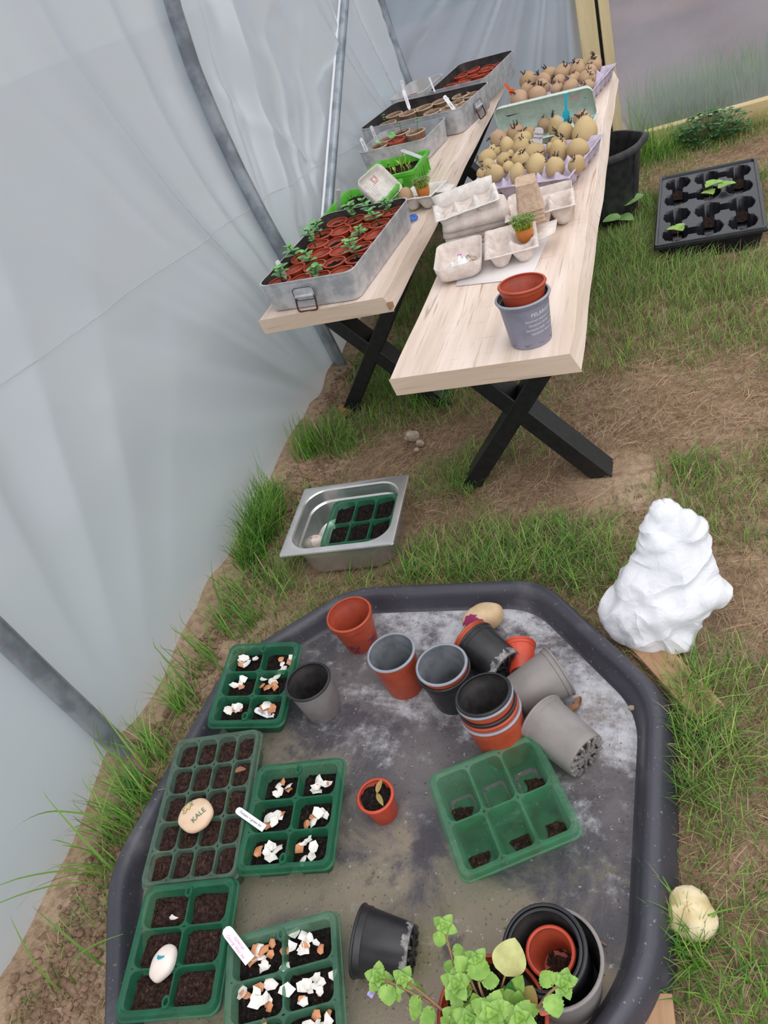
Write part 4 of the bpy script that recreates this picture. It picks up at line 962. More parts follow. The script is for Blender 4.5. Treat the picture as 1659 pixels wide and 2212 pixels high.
# milky tub and far tin
tT, mT, wT, lT = tin('milky white plastic tub holding a terracotta pot, behind the long tin', Vector((-1.075, 3.315, .5)), Vector((-.93, 3.29, .5)), Vector((-.90, 3.55, .5)), Vector((-1.06, 3.57, .5)), .09, M['tub'], M['tub'], .03, name='plastic_tub')
for px, lb in (((906, 200), 'terracotta pot standing in the milky tub'), ((890, 209), 'terracotta pot lying low at the near end of the milky tub')):
    p = pot(lb, standing(px, .06 if px[0] > 900 else .05, BZ+.006), .0295, .0225, .054, M['red'], M['terra_d'], band=.009, lip=.003, name='small_pot'); pot_soil(p, .025, .03, M['soil'], 1)
strip('plant_label', 'thin white stick standing between the milky tub and the far tin', 'label', at(927, 167, BZ+.14), at(940, 200, BZ+.085), .006, M['white'], tip=True)
HF = .09
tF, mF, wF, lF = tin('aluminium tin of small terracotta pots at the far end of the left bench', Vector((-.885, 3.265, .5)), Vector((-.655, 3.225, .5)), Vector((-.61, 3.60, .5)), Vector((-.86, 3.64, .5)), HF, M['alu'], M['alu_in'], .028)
for j in range(5):
    for i in range(4):
        x = -wF/2+.040+(wF-.080)*i/3+(.005 if j % 2 else -.005); y = -lF/2+.040+(lF-.085)*j/4*.93
        T = mF @ Tm((x+rp.uniform(-.002, .002), y+rp.uniform(-.003, .003), .006+rp.uniform(0, .008)), rp.random()*6, rp.uniform(-.12, .12), rp.uniform(-.12, .12))
        p = pot('small pot in the far tin, %s row from front, %s from left' % (ORD[j], ORD[i]), T, .028, .022, .056, M['red'], M['terra_d'], M['terra'], band=.009, lip=.003, name='small_pot', group='small pots in the far tin'); pot_soil(p, .0235, .032+rp.uniform(-.006, .012), M['soil_b'], rp.randint(0, 3))
# ------------------------------------------------------------------ egg boxes
def eggfield(nx_, ny_, p, H, brd=.008, res=11, peak=1.12, floor_=.06):
    """moulded pulp base: cups, saddles and posts"""
    W_, L_ = nx_*p+2*brd, ny_*p+2*brd; NX, NY = nx_*res+2, ny_*res+2; b = MB(); g = []
    X = [-W_/2]+[-nx_*p/2+nx_*p*i/(NX-2) for i in range(NX-1)]+[W_/2]; Y = [-L_/2]+[-ny_*p/2+ny_*p*i/(NY-2) for i in range(NY-1)]+[L_/2]
    for y in Y:
        for x in X:
            cx = (min(nx_-1, max(0, math.floor((x+nx_*p/2)/p)))+.5)*p-nx_*p/2; cy = (min(ny_-1, max(0, math.floor((y+ny_*p/2)/p)))+.5)*p-ny_*p/2
            dx, dy = x-cx, y-cy; d = (abs(dx)**2.2+abs(dy)**2.2)**(1/2.2)/p*2
            f = max(0, d-.45)/.95; z = H*(floor_+min(peak, 1.25*f**1.15)*(1-floor_))
            e = min(nx_*p/2-abs(x), ny_*p/2-abs(y))
            if e < p*.16: k = max(0, e/(p*.16)); z = z*k+H*(1-k)
            b.v.append((x, y, z+.0012*fbm(x, y, 60, 2, 1)))
    n = len(X); b.f = [(j*n+i, j*n+i+1, (j+1)*n+i+1, (j+1)*n+i) for j in range(len(Y)-1) for i in range(n-1)]; b.m = [0]*len(b.f); return b, W_, L_
def shell_lid(W_, L_, H, n=8, wav=.0):
    """box lid as a shallow shell, open side down"""
    b = MB(); lo = []
    for d, z in ((0, 0), (-.003, H*.45), (-.007, H*.8), (-.014, H*.97), (-.022, H), (-.03, H)):
        lo.append([(p[0], p[1], z+.0014*fbm(p[0], p[1], 40, 2, z*50)+(wav*math.sin(p[0]*60)*(1 if z == 0 else 0))) for p in rrect(W_/2+d, L_/2+d, .018, n)])
    b.loft(lo, 0, False, True); return b
def fl(b, s=1):
    return b
# open box on the left bench with printed lid, potato and cress
EM = Tm((-.700, 2.215, BZ+.002), -.25)
t = thing('egg_box', 'open egg box with printed lid behind the near tin, holding potato and cress', 'egg box', EM)
b, W_, L_ = eggfield(2, 2, .050, .042, peak=1.45); b2 = MB(); b2.add(b.v, b.f)
obj('box_base', b2.mesh('box_base', M['pulp_w'], 0), t, solid=.0016)
hy = Vector((math.sin(.25), math.cos(.25), 0)); nl = Vector((.66, -.42, .56)); nl = (nl-hy*nl.dot(hy)*.6).normalized()
LT = EM.inverted() @ axes(Vector((-.828, 2.245, BZ+.080)), y=hy, z=-nl)
lid = shell_lid(.105, .125, .030); obj('box_lid', lid.mesh('box_lid', M['pulp_w'], 0), t, LT, solid=.0016)
q = MB(); rs = random.Random(2)
for li in range(5):
    vs, fs = text(''.join(rs.choice('illnmrouw  ') for _ in range(14)), .0075); q.add([(-v[0]+.004, v[1]+.008-li*.009, .0272) for v in vs], fs)
obj('printed_text', q.mesh('printed_text', mat('grey_print', (176, 164, 168)), 0), t, LT)
q = MB()
for k_, x_ in ((1, .030), (.6, .030)): q.tube([(x*k_+x_, y*k_+.026, .0270) for x, y, _ in rrect(.011, .011, .001, 1)], .0006, 4, closed=True)
obj('printed_stamp', q.mesh('printed_stamp', M['inkred'], 0), t, LT)
q = MB(); q.add([(.055, -.03, .042), (.055, .035, .042), (.098, .03, .036), (.098, -.022, .036)], [(0, 1, 2, 3)]); obj('closing_flap', q.mesh('closing_flap', M['pulp_w'], 0), t, solid=.0016)
def cress_egg(label, px, z, s=1):
    p_ = at(*px, z); t = thing('cress_egg', label, 'plant', Tm((p_.x, p_.y, z), 0, 0, 0, s)); b = MB()
    b.lathe([(.001, -.022), (.010, -.020), (.017, -.010), (.0195, .002), (.0185, .012), (.017, .012), (.016, .008), (.001, .008)], 24); obj('eggshell_cup', b.mesh('eggshell_cup', M['orangeshell'], 40), t)
    b = MB(); rs = random.Random(8)
    for k in range(150):
        a, r = rs.random()*6.28, .018*math.sqrt(rs.random()); x, y = r*math.cos(a), r*math.sin(a); H = rs.uniform(.014, .034)*(1-.3*r/.018); X, Y = x*1.45, y*1.45
        stem_into(b, [(x, y, .006), (X, Y, .010+H)], .0004, 0)
        for q in range(2): a2 = rs.random()*6.28; leaf_into(b, (X, Y, .010+H), (math.cos(a2), math.sin(a2), .4), (0, 0, 1), .0065, .005, 1, rows=3)
    o = obj('cress', b.mesh('cress', [M['sprig'], M['cress']], 0), t); o['kind'] = 'stuff'; return t
M['orangeshell'] = mat('ochre_eggshell', (204, 130, 60), (190, 112, 50), 30, .5)
cress_egg('brown eggshell cup of green cress in the open egg box on the left bench', (914, 412), BZ+.045)
# blue scissors handles
b = MB(); C_ = at(886, 472, BZ+.008)
for s in (-1, 1): b.tube([(.020*math.cos(a)*.9, .010*math.sin(a)+s*.0085, .0) for a in np.linspace(0, 2*PI, 20, endpoint=False)], .0042, 8, 0, Tm((0, 0, 0), .5), True)
t = thing('scissors', 'blue scissors handles poking out beside the near tin', 'scissors', Tm(C_)); obj('handles', b.mesh('handles', M['blue']), t)
b = MB(); b.box((-.05, 0, -.002), (.06, .008, .003), 0, Tm((0, 0, 0), .5)); obj('blades', b.mesh('blades', M['steel']), t)
# ------------------------------------------------------------------ on the right bench
# grey pot with print and terracotta pot
PM = standing((1127, 632), .098, BZ); PM = Tm(PM.translation, 0)
t = pot('lilac grey pot printed with plant names at the right bench near end', PM, .0500, .0385, .094, M['lilacgrey'], M['grey_in'], M['grey'], lip=.006, band=.010)
q = MB()
view = math.atan2(CAM.y-PM.translation.y, CAM.x-PM.translation.x)
def wrap(s, size, z, a0, lean=0):
    vs, fs = text(s, size); vs, fs = refine(vs, fs, .004); mn = min(v[0] for v in vs); 
    out = []
    for x, y, *_ in vs:
        zz_ = z+y; r = .0385+(.0465-.0385)*zz_/.09+.0006; a = a0+(x-mn)/r; out.append((r*math.cos(a), r*math.sin(a), zz_))
    q.add(out, fs)
wrap('PELARGONIUM', .0105, .069, view+.18); wrap('Geranium stehend - zonale', .0062, .058, view-.12); wrap('Geranium zonale - stehend', .0062, .049, view+.0); wrap('Geranium bush / upright - zonal', .0062, .040, view-.16); wrap('Géranium debout - zonale', .0062, .031, view+.05)
obj('printed_text', q.mesh('printed_text', M['inkwhite'], 0), t)
b = MB(); b.lathe([(.0386, .0), (.0392, .004), (.0402, .012)], 44); b.v = [(x, y, z+(.004*math.sin(math.atan2(y, x)*9) if z > .01 else 0)) for x, y, z in b.v]; obj('dirt_band', b.mesh('dirt_band', mat('dusty_grey', (128, 124, 128), (104, 100, 104), 120, .9)), t)
pot('terracotta pot sitting askew inside the lilac grey printed pot', Tm(PM.translation+Vector((-.001, .002, .030)), 0, -.035, .04), .0430, .0300, .085, M['terra'], M['terra_d'], M['terra'], lip=.004, band=.012)
# paper under the seed box
b = MB(); P = [at(*p, BZ+.0015) for p in ((985, 618), (1148, 600), (1190, 500), (1000, 540))]; b.add(P, [(0, 1, 2, 3)]); tag(obj('paper_sheet', b.mesh('paper_sheet', M['paper'], 0), None, None, .001), 'white paper under the open egg box with seeds', 'paper')
# open egg box with wool and seeds
SB = Tm((-.408, 1.700, BZ+.003), .16)
t = thing('egg_box', 'open egg box with wool and red seeds, just behind the printed pot', 'egg box', SB)
b, W_, L_ = eggfield(2, 3, .053, .036, peak=1.9); b2 = MB(); b2.add(b.v, b.f); obj('box_base', b2.mesh('box_base', M['pulp'], 0), t, Tm((.04, .02, .002)), solid=.0018)
lid = shell_lid(.11, .155, .040); obj('box_lid', lid.mesh('box_lid', M['pulp'], 0), t, Tm((-.083, .01, .043), 0, PI), solid=.0018)
q = MB(); q.add([(.098, -.035, .037), (.098, .055, .037), (.150, .045, .045), (.140, -.02, .041)], [(0, 1, 2, 3)]); obj('closing_flap', q.mesh('closing_flap', M['pulp'], 0), t, solid=.0018)
def heap(name, label, cat, T, r, h, m_, amp, seed=1, kind='stuff', fr=200):
    P = [(r*math.cos(a)*(1+.15*math.sin(3*a+seed)), r*math.sin(a)*(1+.15*math.cos(2*a+seed)), 0) for a in np.linspace(0, 2*PI, 26, endpoint=False)]; b = MB(); b.add(*soil_poly(P, 0, amp, 14, h, seed, fr)); return tag(obj(name, b.mesh(name, m_, 0), None, T), label, cat, None, kind)
heap('seeds', 'red brown seeds in the front left cup of the open egg box', 'seeds', SB @ Tm((.014, -.030, .014)), .017, .006, M['seedred'], .003, 1)
heap('seeds', 'red brown seeds in the front right cup of the open egg box', 'seeds', SB @ Tm((.067, -.030, .016)), .016, .006, M['seedred'], .003, 2)
heap('wool_tuft', 'white wool tuft in the egg box lid', 'wool', SB @ Tm((-.085, -.012, .006)), .034, .028, M['wool'], .010, 3, None, 60)
heap('wool_tuft', 'speckled paler tuft at the right of the wool in the egg box lid', 'wool', SB @ Tm((-.062, .012, .006)), .022, .020, M['soil_w'] if 'soil_w' in M else mat('speckled_fluff', (226, 214, 204), (150, 124, 108), 160, .95, 0, .8, 200), .010, 5, None, 90)
b = MB(); leaf_into(b, (0, 0, 0), (1, .4, .2), (0, 0, 1), .012, .010); tag(obj('petal', b.mesh('petal', M['petal'], 0), None, SB @ Tm((-.085, -.006, .040))), 'small purple petal on the white wool', 'petal')
cress_egg('ochre eggshell cup of cress at the back of the open egg box with seeds', (1133, 503), BZ+.046, 1.05)
# pile of egg boxes
PB = at(1030, 492, BZ)
for k in range(4):
    T = Tm((-.492+.004*k, 1.898-.004*k, BZ+.001+k*.015), .22+.05*math.sin(k*2.1), .02*math.sin(k*1.7), .03*math.cos(k*2.3))
    t = thing('egg_box', '%s egg box lid from the bottom of the pile on the right bench' % ['lowest', 'second', 'third', 'fourth'][k], 'egg box', T, 'egg boxes piled on the right bench')
    obj('box_lid', shell_lid(.158+.004*k, .112, .034, 8, .003).mesh('box_lid', M['pulp'], 0), t, None, solid=.0018)
T = Tm((-.494, 1.884, BZ+.047), .26, .05, -.05)
t = thing('egg_box', 'opened egg box on top of the pile on the right bench', 'egg box', T, 'egg boxes piled on the right bench')
b, W_, L_ = eggfield(3, 2, .049, .048, peak=1.45); b2 = MB(); b2.add(b.v, b.f); obj('box_base', b2.mesh('box_base', M['pulp_w'], 0), t, Tm((0, -.005, 0)), solid=.0018)
obj('box_lid', shell_lid(.156, .10, .036).mesh('box_lid', M['pulp_w'], 0), t, Tm((0, .088, .052), 0, PI*.86), solid=.0018)
# open box beside the pile with the nested fibre pots
T = Tm((-.322, 1.895, BZ+.002), .12)
t = thing('egg_box', 'open grey egg box beside the pile, carrying nested fibre pots', 'egg box', T)
b, W_, L_ = eggfield(3, 2, .050, .048, peak=1.4); b2 = MB(); b2.add(b.v, b.f); obj('box_base', b2.mesh('box_base', M['pulp'], 0), t, Tm((.0, -.02, 0)), solid=.0018)
obj('box_lid', shell_lid(.16, .09, .038).mesh('box_lid', M['pulp'], 0), t, Tm((.0, .078, .042), 0, PI), solid=.0018)
q = MB(); Q = rrect(.012, .008, .004, 3); q.add([(x+.02, y+.078, .0065) for x, y, _ in Q], [tuple(range(len(Q)))]); obj('lid_slot', q.mesh('lid_slot', M['black_in'], 0), t)
b = MB(); Q = lambda a, r, z: [(p[0], p[1], z+.0012*math.sin(p[0]*300+z*90)) for p in rrect(a, a, r, 6)]
b.loft([Q(.027, .010, .072), Q(.0265, .010, .072), Q(.0335, .010, .003), Q(.0355, .011, .001), Q(.0355, .011, 0), Q(.0335, .010, 0), Q(.0255, .009, .069)], 0, True, True)
fm = b.mesh('fibre_pot', M['fibre_p'], 50); c_ = at(1150, 474, BZ+.035); c_.z = BZ+.030
for k in range(5):
    T = Tm(c_, .16, .16, .0) @ Tm((.001*math.sin(k*2), .0, .0105*k), .04*math.sin(k*3), 0, 0, .88)
    tag(obj('fibre_pot', fm, None, T), 'square brown fibre pot upside down on the egg box, %s from the top' % ['fifth', 'fourth', 'third', 'second', 'first'][k], 'pot', 'fibre pots stacked on the egg box')
# ------------------------------------------------------------------ potatoes
def egg_tray(label, P, m_, n=6, nyy=6, cat='egg tray'):
    c = (P[0]+P[1]+P[2]+P[3])/4; X = P[1]-P[0]; w = X.length
    t = thing('egg_tray', label, cat, Tm((c.x, c.y, BZ), math.atan2(X.y, X.x))); p_ = w/n
    b, W_, L_ = eggfield(n, nyy, p_, .042, .003, 9, 1.3, .08); b2 = MB(); b2.add(b.v, b.f); obj('tray_body', b2.mesh('tray_body', m_, 0), t, Tm((0, 0, .002)), solid=.002); return t
E1 = [Vector((-.53, 2.12, 0)), Vector((-.240, 2.05, 0)), Vector((-.218, 2.32, 0)), Vector((-.508, 2.39, 0))]
egg_tray('lilac pulp egg tray of seed potatoes nearest the egg box pile', E1, M['lilac'])
E2 = [Vector((-.53, 2.86, 0)), Vector((-.232, 2.79, 0)), Vector((-.212, 3.10, 0)), Vector((-.51, 3.17, 0))]
egg_tray('lilac pulp egg tray of seed potatoes at the far end of the right bench', E2, M['lilac'])
# mint box with its lid standing up
MBm = Tm((-.375, 2.49, BZ+.002), -.12)
t = thing('egg_box', 'long mint green egg box with raised lid between the two lilac trays', 'egg box', MBm)
b, W_, L_ = eggfield(5, 2, .058, .045, peak=1.45); b2 = MB(); b2.add(b.v, b.f); obj('box_base', b2.mesh('box_base', M['mint'], 0), t, solid=.0018)
LM = Tm((0, .060, .040), 0, -PI*.40) @ Tm((0, -.046, 0))
obj('box_lid', shell_lid(.30, .092, .028, 8).mesh('box_lid', M['mint'], 0), t, LM, solid=.0018)
q = MB(); q.add([(.075, -.012, .0255), (.105, -.020, .0255), (.095, .004, .0255)], [(0, 1, 2)])
e = obj('pink_patch', q.mesh('pink_patch', mat('pink_paper', (216, 188, 192)), 0), t, LM)
def potato_mesh(k):
    rs = random.Random(k); b = MB(); loops = []; ex = rs.uniform(.85, 1.0)
    for a in np.linspace(-PI/2+.01, PI/2-.01, 17):
        r = math.cos(a)
        loops.append([((1+.12*noise.noise(Vector((math.cos(q)*r*1.2+k*3, math.sin(q)*r*1.2, math.sin(a)*1.2))))*r*math.cos(q), (1+.12*noise.noise(Vector((math.cos(q)*r*1.2+k*3, math.sin(q)*r*1.2, math.sin(a)*1.2))))*r*math.sin(q)*ex, math.sin(a)*(1+.1*noise.noise(Vector((k, a, 0))))) for q in np.linspace(0, 2*PI, 26, endpoint=False)])
    b.loft(loops, 0, True, True); return b
PB_ = [potato_mesh(k) for k in range(6)]
PMESH = {(k, s): PB_[k].mesh('potato_body', M['potato' if s == 0 else 'potato_p'], 0) for k in range(6) for s in (0, 1)}
def sprout_mesh(k):
    rs = random.Random(50+k); b = MB(); n = 2+k % 4
    for i in range(n):
        a = rs.random()*6.28; L = rs.uniform(.25, .55)*(1.5 if k > 5 else 1); dx, dy = math.cos(a)*.5, math.sin(a)*.5
        p0 = Vector((dx*.25, dy*.25, -.06)); p1 = p0+Vector((dx*.35, dy*.35, L*.6)); p2 = p1+Vector((dx*rs.uniform(-.5, 1), dy, L*.6))
        b.tube([p0, p1, p2], [.09, .075, .05], 6)
        for q in range(3): v = Vector((rs.uniform(-1, 1), rs.uniform(-1, 1), rs.uniform(-.2, 1)))*.16; b.tube([p1.lerp(p2, q/3), p1.lerp(p2, q/3)+v], [.05, .03], 5)
    return b.mesh('sprout', M['sprout'], 0)
SPM = [sprout_mesh(k) for k in range(9)]
def potatoes(data, tray, zc, skin, group, scale, ox, oy, rowgap):
    rs = random.Random(len(data)); pts = []
    for d in data:
        x, y, w, h = d[:4]; px, py = ox+x/scale, oy+y/scale; P = at(px, py, zc); r = w/scale/ppm(P)/2*1.10; pts.append([P, r, h/w])
    for it in range(60):
        for q_ in pts: q_[0].y = min(q_[0].y, 3.15); q_[0].x = min(-.238, max(q_[0].x, -.530 if q_[0].y < 2.75 else -.515))      # settle so that neighbours touch instead of running into each other
        for i in range(len(pts)):
            for j in range(i):
                a, b_ = pts[i], pts[j]; d = a[0]-b_[0]; d.z = 0; L = d.length; m_ = (a[1]+b_[1])*.93
                if L < m_: q = d.normalized()*(m_-L)*.25; a[0] = a[0]+q; b_[0] = b_[0]-q
    order = sorted(range(len(pts)), key=lambda i: pts[i][0].y+.1*pts[i][0].x*0)
    rows_ = []; 
    for i in order:
        if rows_ and pts[i][0].y-pts[rows_[-1][0]][0].y < rowgap: rows_[-1].append(i)
        else: rows_.append([i])
    for rk, row in enumerate(rows_):
        for ck, i in enumerate(sorted(row, key=lambda i: pts[i][0].x)):
            P, r, asp = pts[i]; s = skin if isinstance(skin, int) else int(rs.random() < skin)
            big = r*max(.85, min(1.3, asp)); k = rs.randint(0, 5)
            T = Tm((P.x, P.y, max(P.z, BZ+.012+big*.9)), rs.random()*6, rs.uniform(-.35, .35), rs.uniform(-.35, .35), (r, r*.97, big))
            t = thing('seed_potato', 'sprouting potato in %s, %s row from front, %s from left' % (tray, ORD[rk], ORD[ck]), 'potato', T, group)
            obj('potato_body', PMESH[(k, s)], t)
            for q in range(1 if rs.random() < .7 else 2):
                a, e = rs.random()*6.28, rs.uniform(.55, 1.4); n_ = Vector((math.cos(a)*math.cos(e), math.sin(a)*math.cos(e), math.sin(e)))
                f = .36/1.0; obj('sprout', SPM[rs.randint(0, 3) if group.startswith('potatoes in the near') else rs.randint(2, 8)], t, axes(n_*.98, y=(.2, .3, .1), z=n_) @ Matrix.Diagonal((f*1.9, f*1.9, f*1.9, 1)))
near = [(110, 905, 130, 110), (285, 890, 205, 150), (505, 915, 165, 220), (720, 820, 220, 230), (925, 845, 200, 230), (1170, 805, 175, 190), (185, 820, 160, 150), (375, 850, 125, 125), (545, 765, 190, 190), (735, 670, 225, 240), (970, 655, 185, 230), (1180, 640, 235, 220), (170, 740, 190, 180), (365, 760, 165, 150), (550, 700, 130, 120), (560, 615, 200, 190), (960, 570, 180, 150), (1245, 450, 265, 300), (1050, 470, 210, 260), (950, 400, 205, 260), (240, 665, 140, 140), (425, 690, 90, 90), (390, 610, 155, 190), (565, 530, 200, 160), (840, 640, 100, 140)]
potatoes(near, 'the near lilac tray', BZ+.05, .04, 'potatoes in the near lilac tray', 5.184, 1020, 200, .036)
mint = [(300, 530, 185, 195), (495, 460, 195, 200), (650, 450, 135, 120), (665, 320, 145, 170), (490, 350, 130, 110), (810, 360, 150, 140), (870, 258, 110, 110), (1060, 215, 155, 150), (1270, 155, 215, 215), (1235, 300, 200, 150)]
potatoes(mint, 'the mint egg box', BZ+.052, 1, 'potatoes in the mint egg box', 5.184, 1020, 200, .05)
far = [(370, 690, 228, 235), (590, 625, 215, 200), (460, 550, 155, 140), (660, 520, 195, 180), (490, 450, 240, 215), (695, 420, 190, 160), (845, 545, 150, 120), (870, 450, 165, 145), (895, 335, 222, 185), (890, 200, 195, 165), (1100, 300, 195, 180), (1120, 220, 190, 130), (1020, 520, 190, 140), (1050, 440, 160, 130), (1085, 395, 120, 110), (1235, 410, 205, 180), (1275, 310, 155, 120), (1245, 505, 150, 100), (1310, 240, 180, 130), (1310, 185, 190, 120)]
potatoes(far, 'the far lilac tray', BZ+.055, 1, 'potatoes in the far lilac tray', 5.925, 1060, 100, .05)
Pp = at(877, 424, BZ+.046); t = thing('seed_potato', 'single seed potato in the open egg box on the left bench', 'potato', Tm(Pp, .5, .1, .2, (.0215, .021, .026))); obj('potato_body', PMESH[(2, 1)], t)
obj('sprout', SPM[4], t, axes((-.9, 0, .4), y=(0, 1, 0), z=(-.9, -.1, .4)) @ Matrix.Diagonal((.4, .4, .45, 1)))
# markers among the potatoes
strip('plant_marker', 'bright blue spade-shaped plant marker standing in the mint egg box', 'label', at(1222, 201, BZ+.165), at(1223, 268, BZ+.07), .017, M['cyan'], tip=True, spade=True)
q = MB(); mk = axes(at(1215, 257, BZ+.0875), x=at(1225, 258, BZ+.088)-at(1207, 256, BZ+.088), y=(0, .2, 1))
q.box((0, 0, 0), (.022, .010, .0006)); e = obj('marker_sticker', q.mesh('marker_sticker', M['white']), None, mk @ Matrix.Translation((0, 0, .004))); tag(e, 'small white sticker on the bright blue plant marker', 'sticker')
strip('plant_marker', 'orange spade-shaped plant marker at the left end of the far lilac tray', 'label', at(1090, 181, BZ+.12), at(1113, 206, BZ+.07), .017, M['orange'], tip=True, spade=True)
strip('plant_label', 'white card label with handwriting standing among the near potatoes', 'label', at(1165, 276, BZ+.118), at(1160, 318, BZ+.065), .026, M['white'], None, tip=False)
vs, fs = text('Hand\nweigh', .011, .2); X = (at(1174, 294, BZ+.09)-at(1152, 291, BZ+.09)); q = MB(); q.add([(v[0], v[1], 0) for v in vs], fs)
lab = [o for o in bpy.data.objects if o.name.startswith('plant_label') and o.type == 'EMPTY'][-1]
T = Matrix(((0, -1, 0, 0), (1, 0, 0, 0), (0, 0, 1, .001), (0, 0, 0, 1))); obj('writing', q.mesh('writing', M['ink'], 0), lab, Matrix.Rotation(PI/2, 4, 'Z') @ Matrix.Translation((0, .006, .001)))
# ------------------------------------------------------------------ things on the ground
# stainless pan with a green seed tray
HP = .10
P = [at(*p, HP+.002) for p in ((598, 1201), (845, 1176), (888, 1021), (660, 1056))]
w = ((P[1]-P[0]).length+(P[2]-P[3]).length)/2; l = ((P[3]-P[0]).length+(P[2]-P[1]).length)/2
mw = frame4(*P, HP); PM2 = mw
t = thing('steel_pan', 'rectangular stainless steel pan on the grass beyond the black tray', 'pan', mw); b = MB()
def R(dx, z, r): return [(p[0], p[1], z) for p in rrect(w/2+dx, l/2+dx, r, 10)]
b.loft([R(-.040, .0, .04), R(-.034, .003, .044), R(-.028, .014, .048), R(-.023, HP*.62, .052), R(-.0185, HP*.66, .054), R(-.0185, HP-.005, .056), R(-.004, HP-.005, .010), R(-.001, HP-.006, .006), R(0, HP-.004, .006), R(-.001, HP-.001, .006), R(-.004, HP, .010), R(-.0165, HP, .056), R(-.0195, HP-.003, .054), R(-.0200, HP*.68, .053), R(-.0245, HP*.64, .051), R(-.030, .014, .047), R(-.040, .0055, .04), [(p[0]*.1, p[1]*.1, .005) for p in rrect(w/2, l/2, .04, 10)]], 0, True, True)
obj('pan_body', b.mesh('pan_body', M['steel'], 35), t)
six('green six-cell seed tray of dark soil standing in the stainless pan', (690, 1184), (838, 1163), (868, 1066), (722, 1082), (.074,)*4, M['gtray'], .80, M['soil_b'], nx=3, ny=2, amp=.006)
s_, _ = stone('cream painted egg with a little face lying in the stainless pan', (680, 1170), .022, .026, .017, .016, M['whitestone'], .15, (0, 0), 3, name='painted_egg')
b = MB()
for q in range(6): a = q*.9; b.tube([(-.008+q*.004, .002*math.sin(q*2)-.004, .0158), (-.006+q*.004, .002*math.sin(q*2), .0160)], .0006, 4)
obj('face_marks', b.mesh('face_marks', M['inkred']), s_)
# black bucket
BC = Vector((-.268, 3.00, 0)); t = thing('bucket', 'black rubber bucket on the grass under the far end of the right bench', 'bucket', Tm(BC)); b = MB(); n = 56
def ring(r, z, sp=0): return [((r+sp*math.exp(-((((2*PI*i/n)+PI) % (2*PI)-PI-.25)/.22)**2))*math.cos(2*PI*i/n), (r+sp*math.exp(-((((2*PI*i/n)+PI) % (2*PI)-PI-.25)/.22)**2))*math.sin(2*PI*i/n), z) for i in range(n)]
b.loft([ring(.105, 0), ring(.108, .004), ring(.138, .235, .006), ring(.141, .238, .010), ring(.152, .240, .018), ring(.154, .246, .020), ring(.154, .258, .020), ring(.150, .264, .018), ring(.142, .264, .014), ring(.138, .256, .012), ring(.134, .23, .006), ring(.104, .01), ring(.01, .008)], 0, True, True)
obj('bucket_body', b.mesh('bucket_body', M['bucket'], 45), t)
b = MB()
for a in (0.6, -.5, -1.6): b.tube([((.108+.031*k)*math.cos(a), (.108+.031*k)*math.sin(a), .008+.225*k) for k in (0, .5, 1)], .003, 6)
obj('seam_rib', b.mesh('seam_rib', M['bucket']), t); b = MB(); b.tube([(.151*math.cos(a), .151*math.sin(a), .236) for a in np.linspace(1.2, 4.9, 30)], .0035, 6); obj('handle', b.mesh('handle', M['wire']), t)
# black cell carrier tray
P = [at(1413, 536, .07), at(1655, 496, .07), at(1638, 341, .07), at(1424, 386, .07)]
w = ((P[1]-P[0]).length+(P[2]-P[3]).length)/2; l = ((P[3]-P[0]).length+(P[2]-P[1]).length)/2; DB = .065
mw = frame4(*P, DB); t = thing('cell_tray', 'glossy black plastic cell tray with small seedlings on the grass at right', 'tray', mw)
b = MB(); nX, nY = 3, 4; bd = .016; px_, py_ = (w-2*bd)/nX, (l-2*bd)/nY; res = 22; g = {}
XX = np.linspace(-w/2+bd, w/2-bd, nX*res+1); YY = np.linspace(-l/2+bd, l/2-bd, nY*res+1)
def cellz(x, y):
    i = min(nX-1, int((x+w/2-bd)/px_)); j = min(nY-1, int((y+l/2-bd)/py_)); d9 = 9
    for a in (i-1, i, i+1):
        for c in (j-1, j, j+1):
            if 0 <= a < nX and 0 <= c < nY:
                cx = -w/2+bd+px_*(a+.5); cy = -l/2+bd+py_*(c+.5); d9 = min(d9, math.hypot((x-cx)/(px_*.40), (y-cy)/(py_*.36)))
                # channels linking the pockets two by two
                if (a+c) % 2 == 0 and a < nX-1: d9 = min(d9, max(abs(x-cx-px_/2)/(px_*.4), abs(y-cy)/(py_*.15)))
                if c % 2 == 0: d9 = min(d9, max(abs(x-cx)/(px_*.16), abs(y-cy-py_/2)/(py_*.4)))
    k = max(0, min(1, (d9-.90)/.14)); return DB*(1-.80*(1-k))
b.v = [(float(x), float(y), cellz(x, y)) for y in YY for x in XX]; n = len(XX)
b.f = [(j*n+i, j*n+i+1, (j+1)*n+i+1, (j+1)*n+i) for j in range(len(YY)-1) for i in range(n-1)]; b.m = [0]*len(b.f)
Rr = lambda d, z, rr=.01: [(p[0], p[1], z) for p in rrect(w/2+d, l/2+d, rr, 8)]
b.loft([torect(rrect(w/2, l/2, .01, 8), w/2-bd, l/2-bd, z=DB), Rr(-.012, DB), Rr(-.010, DB+.005), Rr(-.004, DB+.006), Rr(-.003, DB+.001), Rr(0, DB), Rr(.001, DB-.008), Rr(-.004, DB-.010)], 0)
b.loft([Rr(-.010, DB-.008), Rr(-.024, .0)], 0, False, True)
obj('tray_body', b.mesh('tray_body', M['glossblack'], 50), t)
rs = random.Random(4)
for j in range(nY):
    for i in range(nX):
        cx = -w/2+bd+px_*(i+.5); cy = -l/2+bd+py_*(j+.5); b = MB(); Q = [(px_*.33*math.cos(a), py_*.30*math.sin(a)) for a in np.linspace(0, 2*PI, 24, endpoint=False)]
        b.add(*soil_poly(off([(x, y, 0) for x, y in Q], cx, cy), DB*.30, .006, 10, .010, i+j*3)); obj('soil', b.mesh('soil', M['soil'], 0), t)
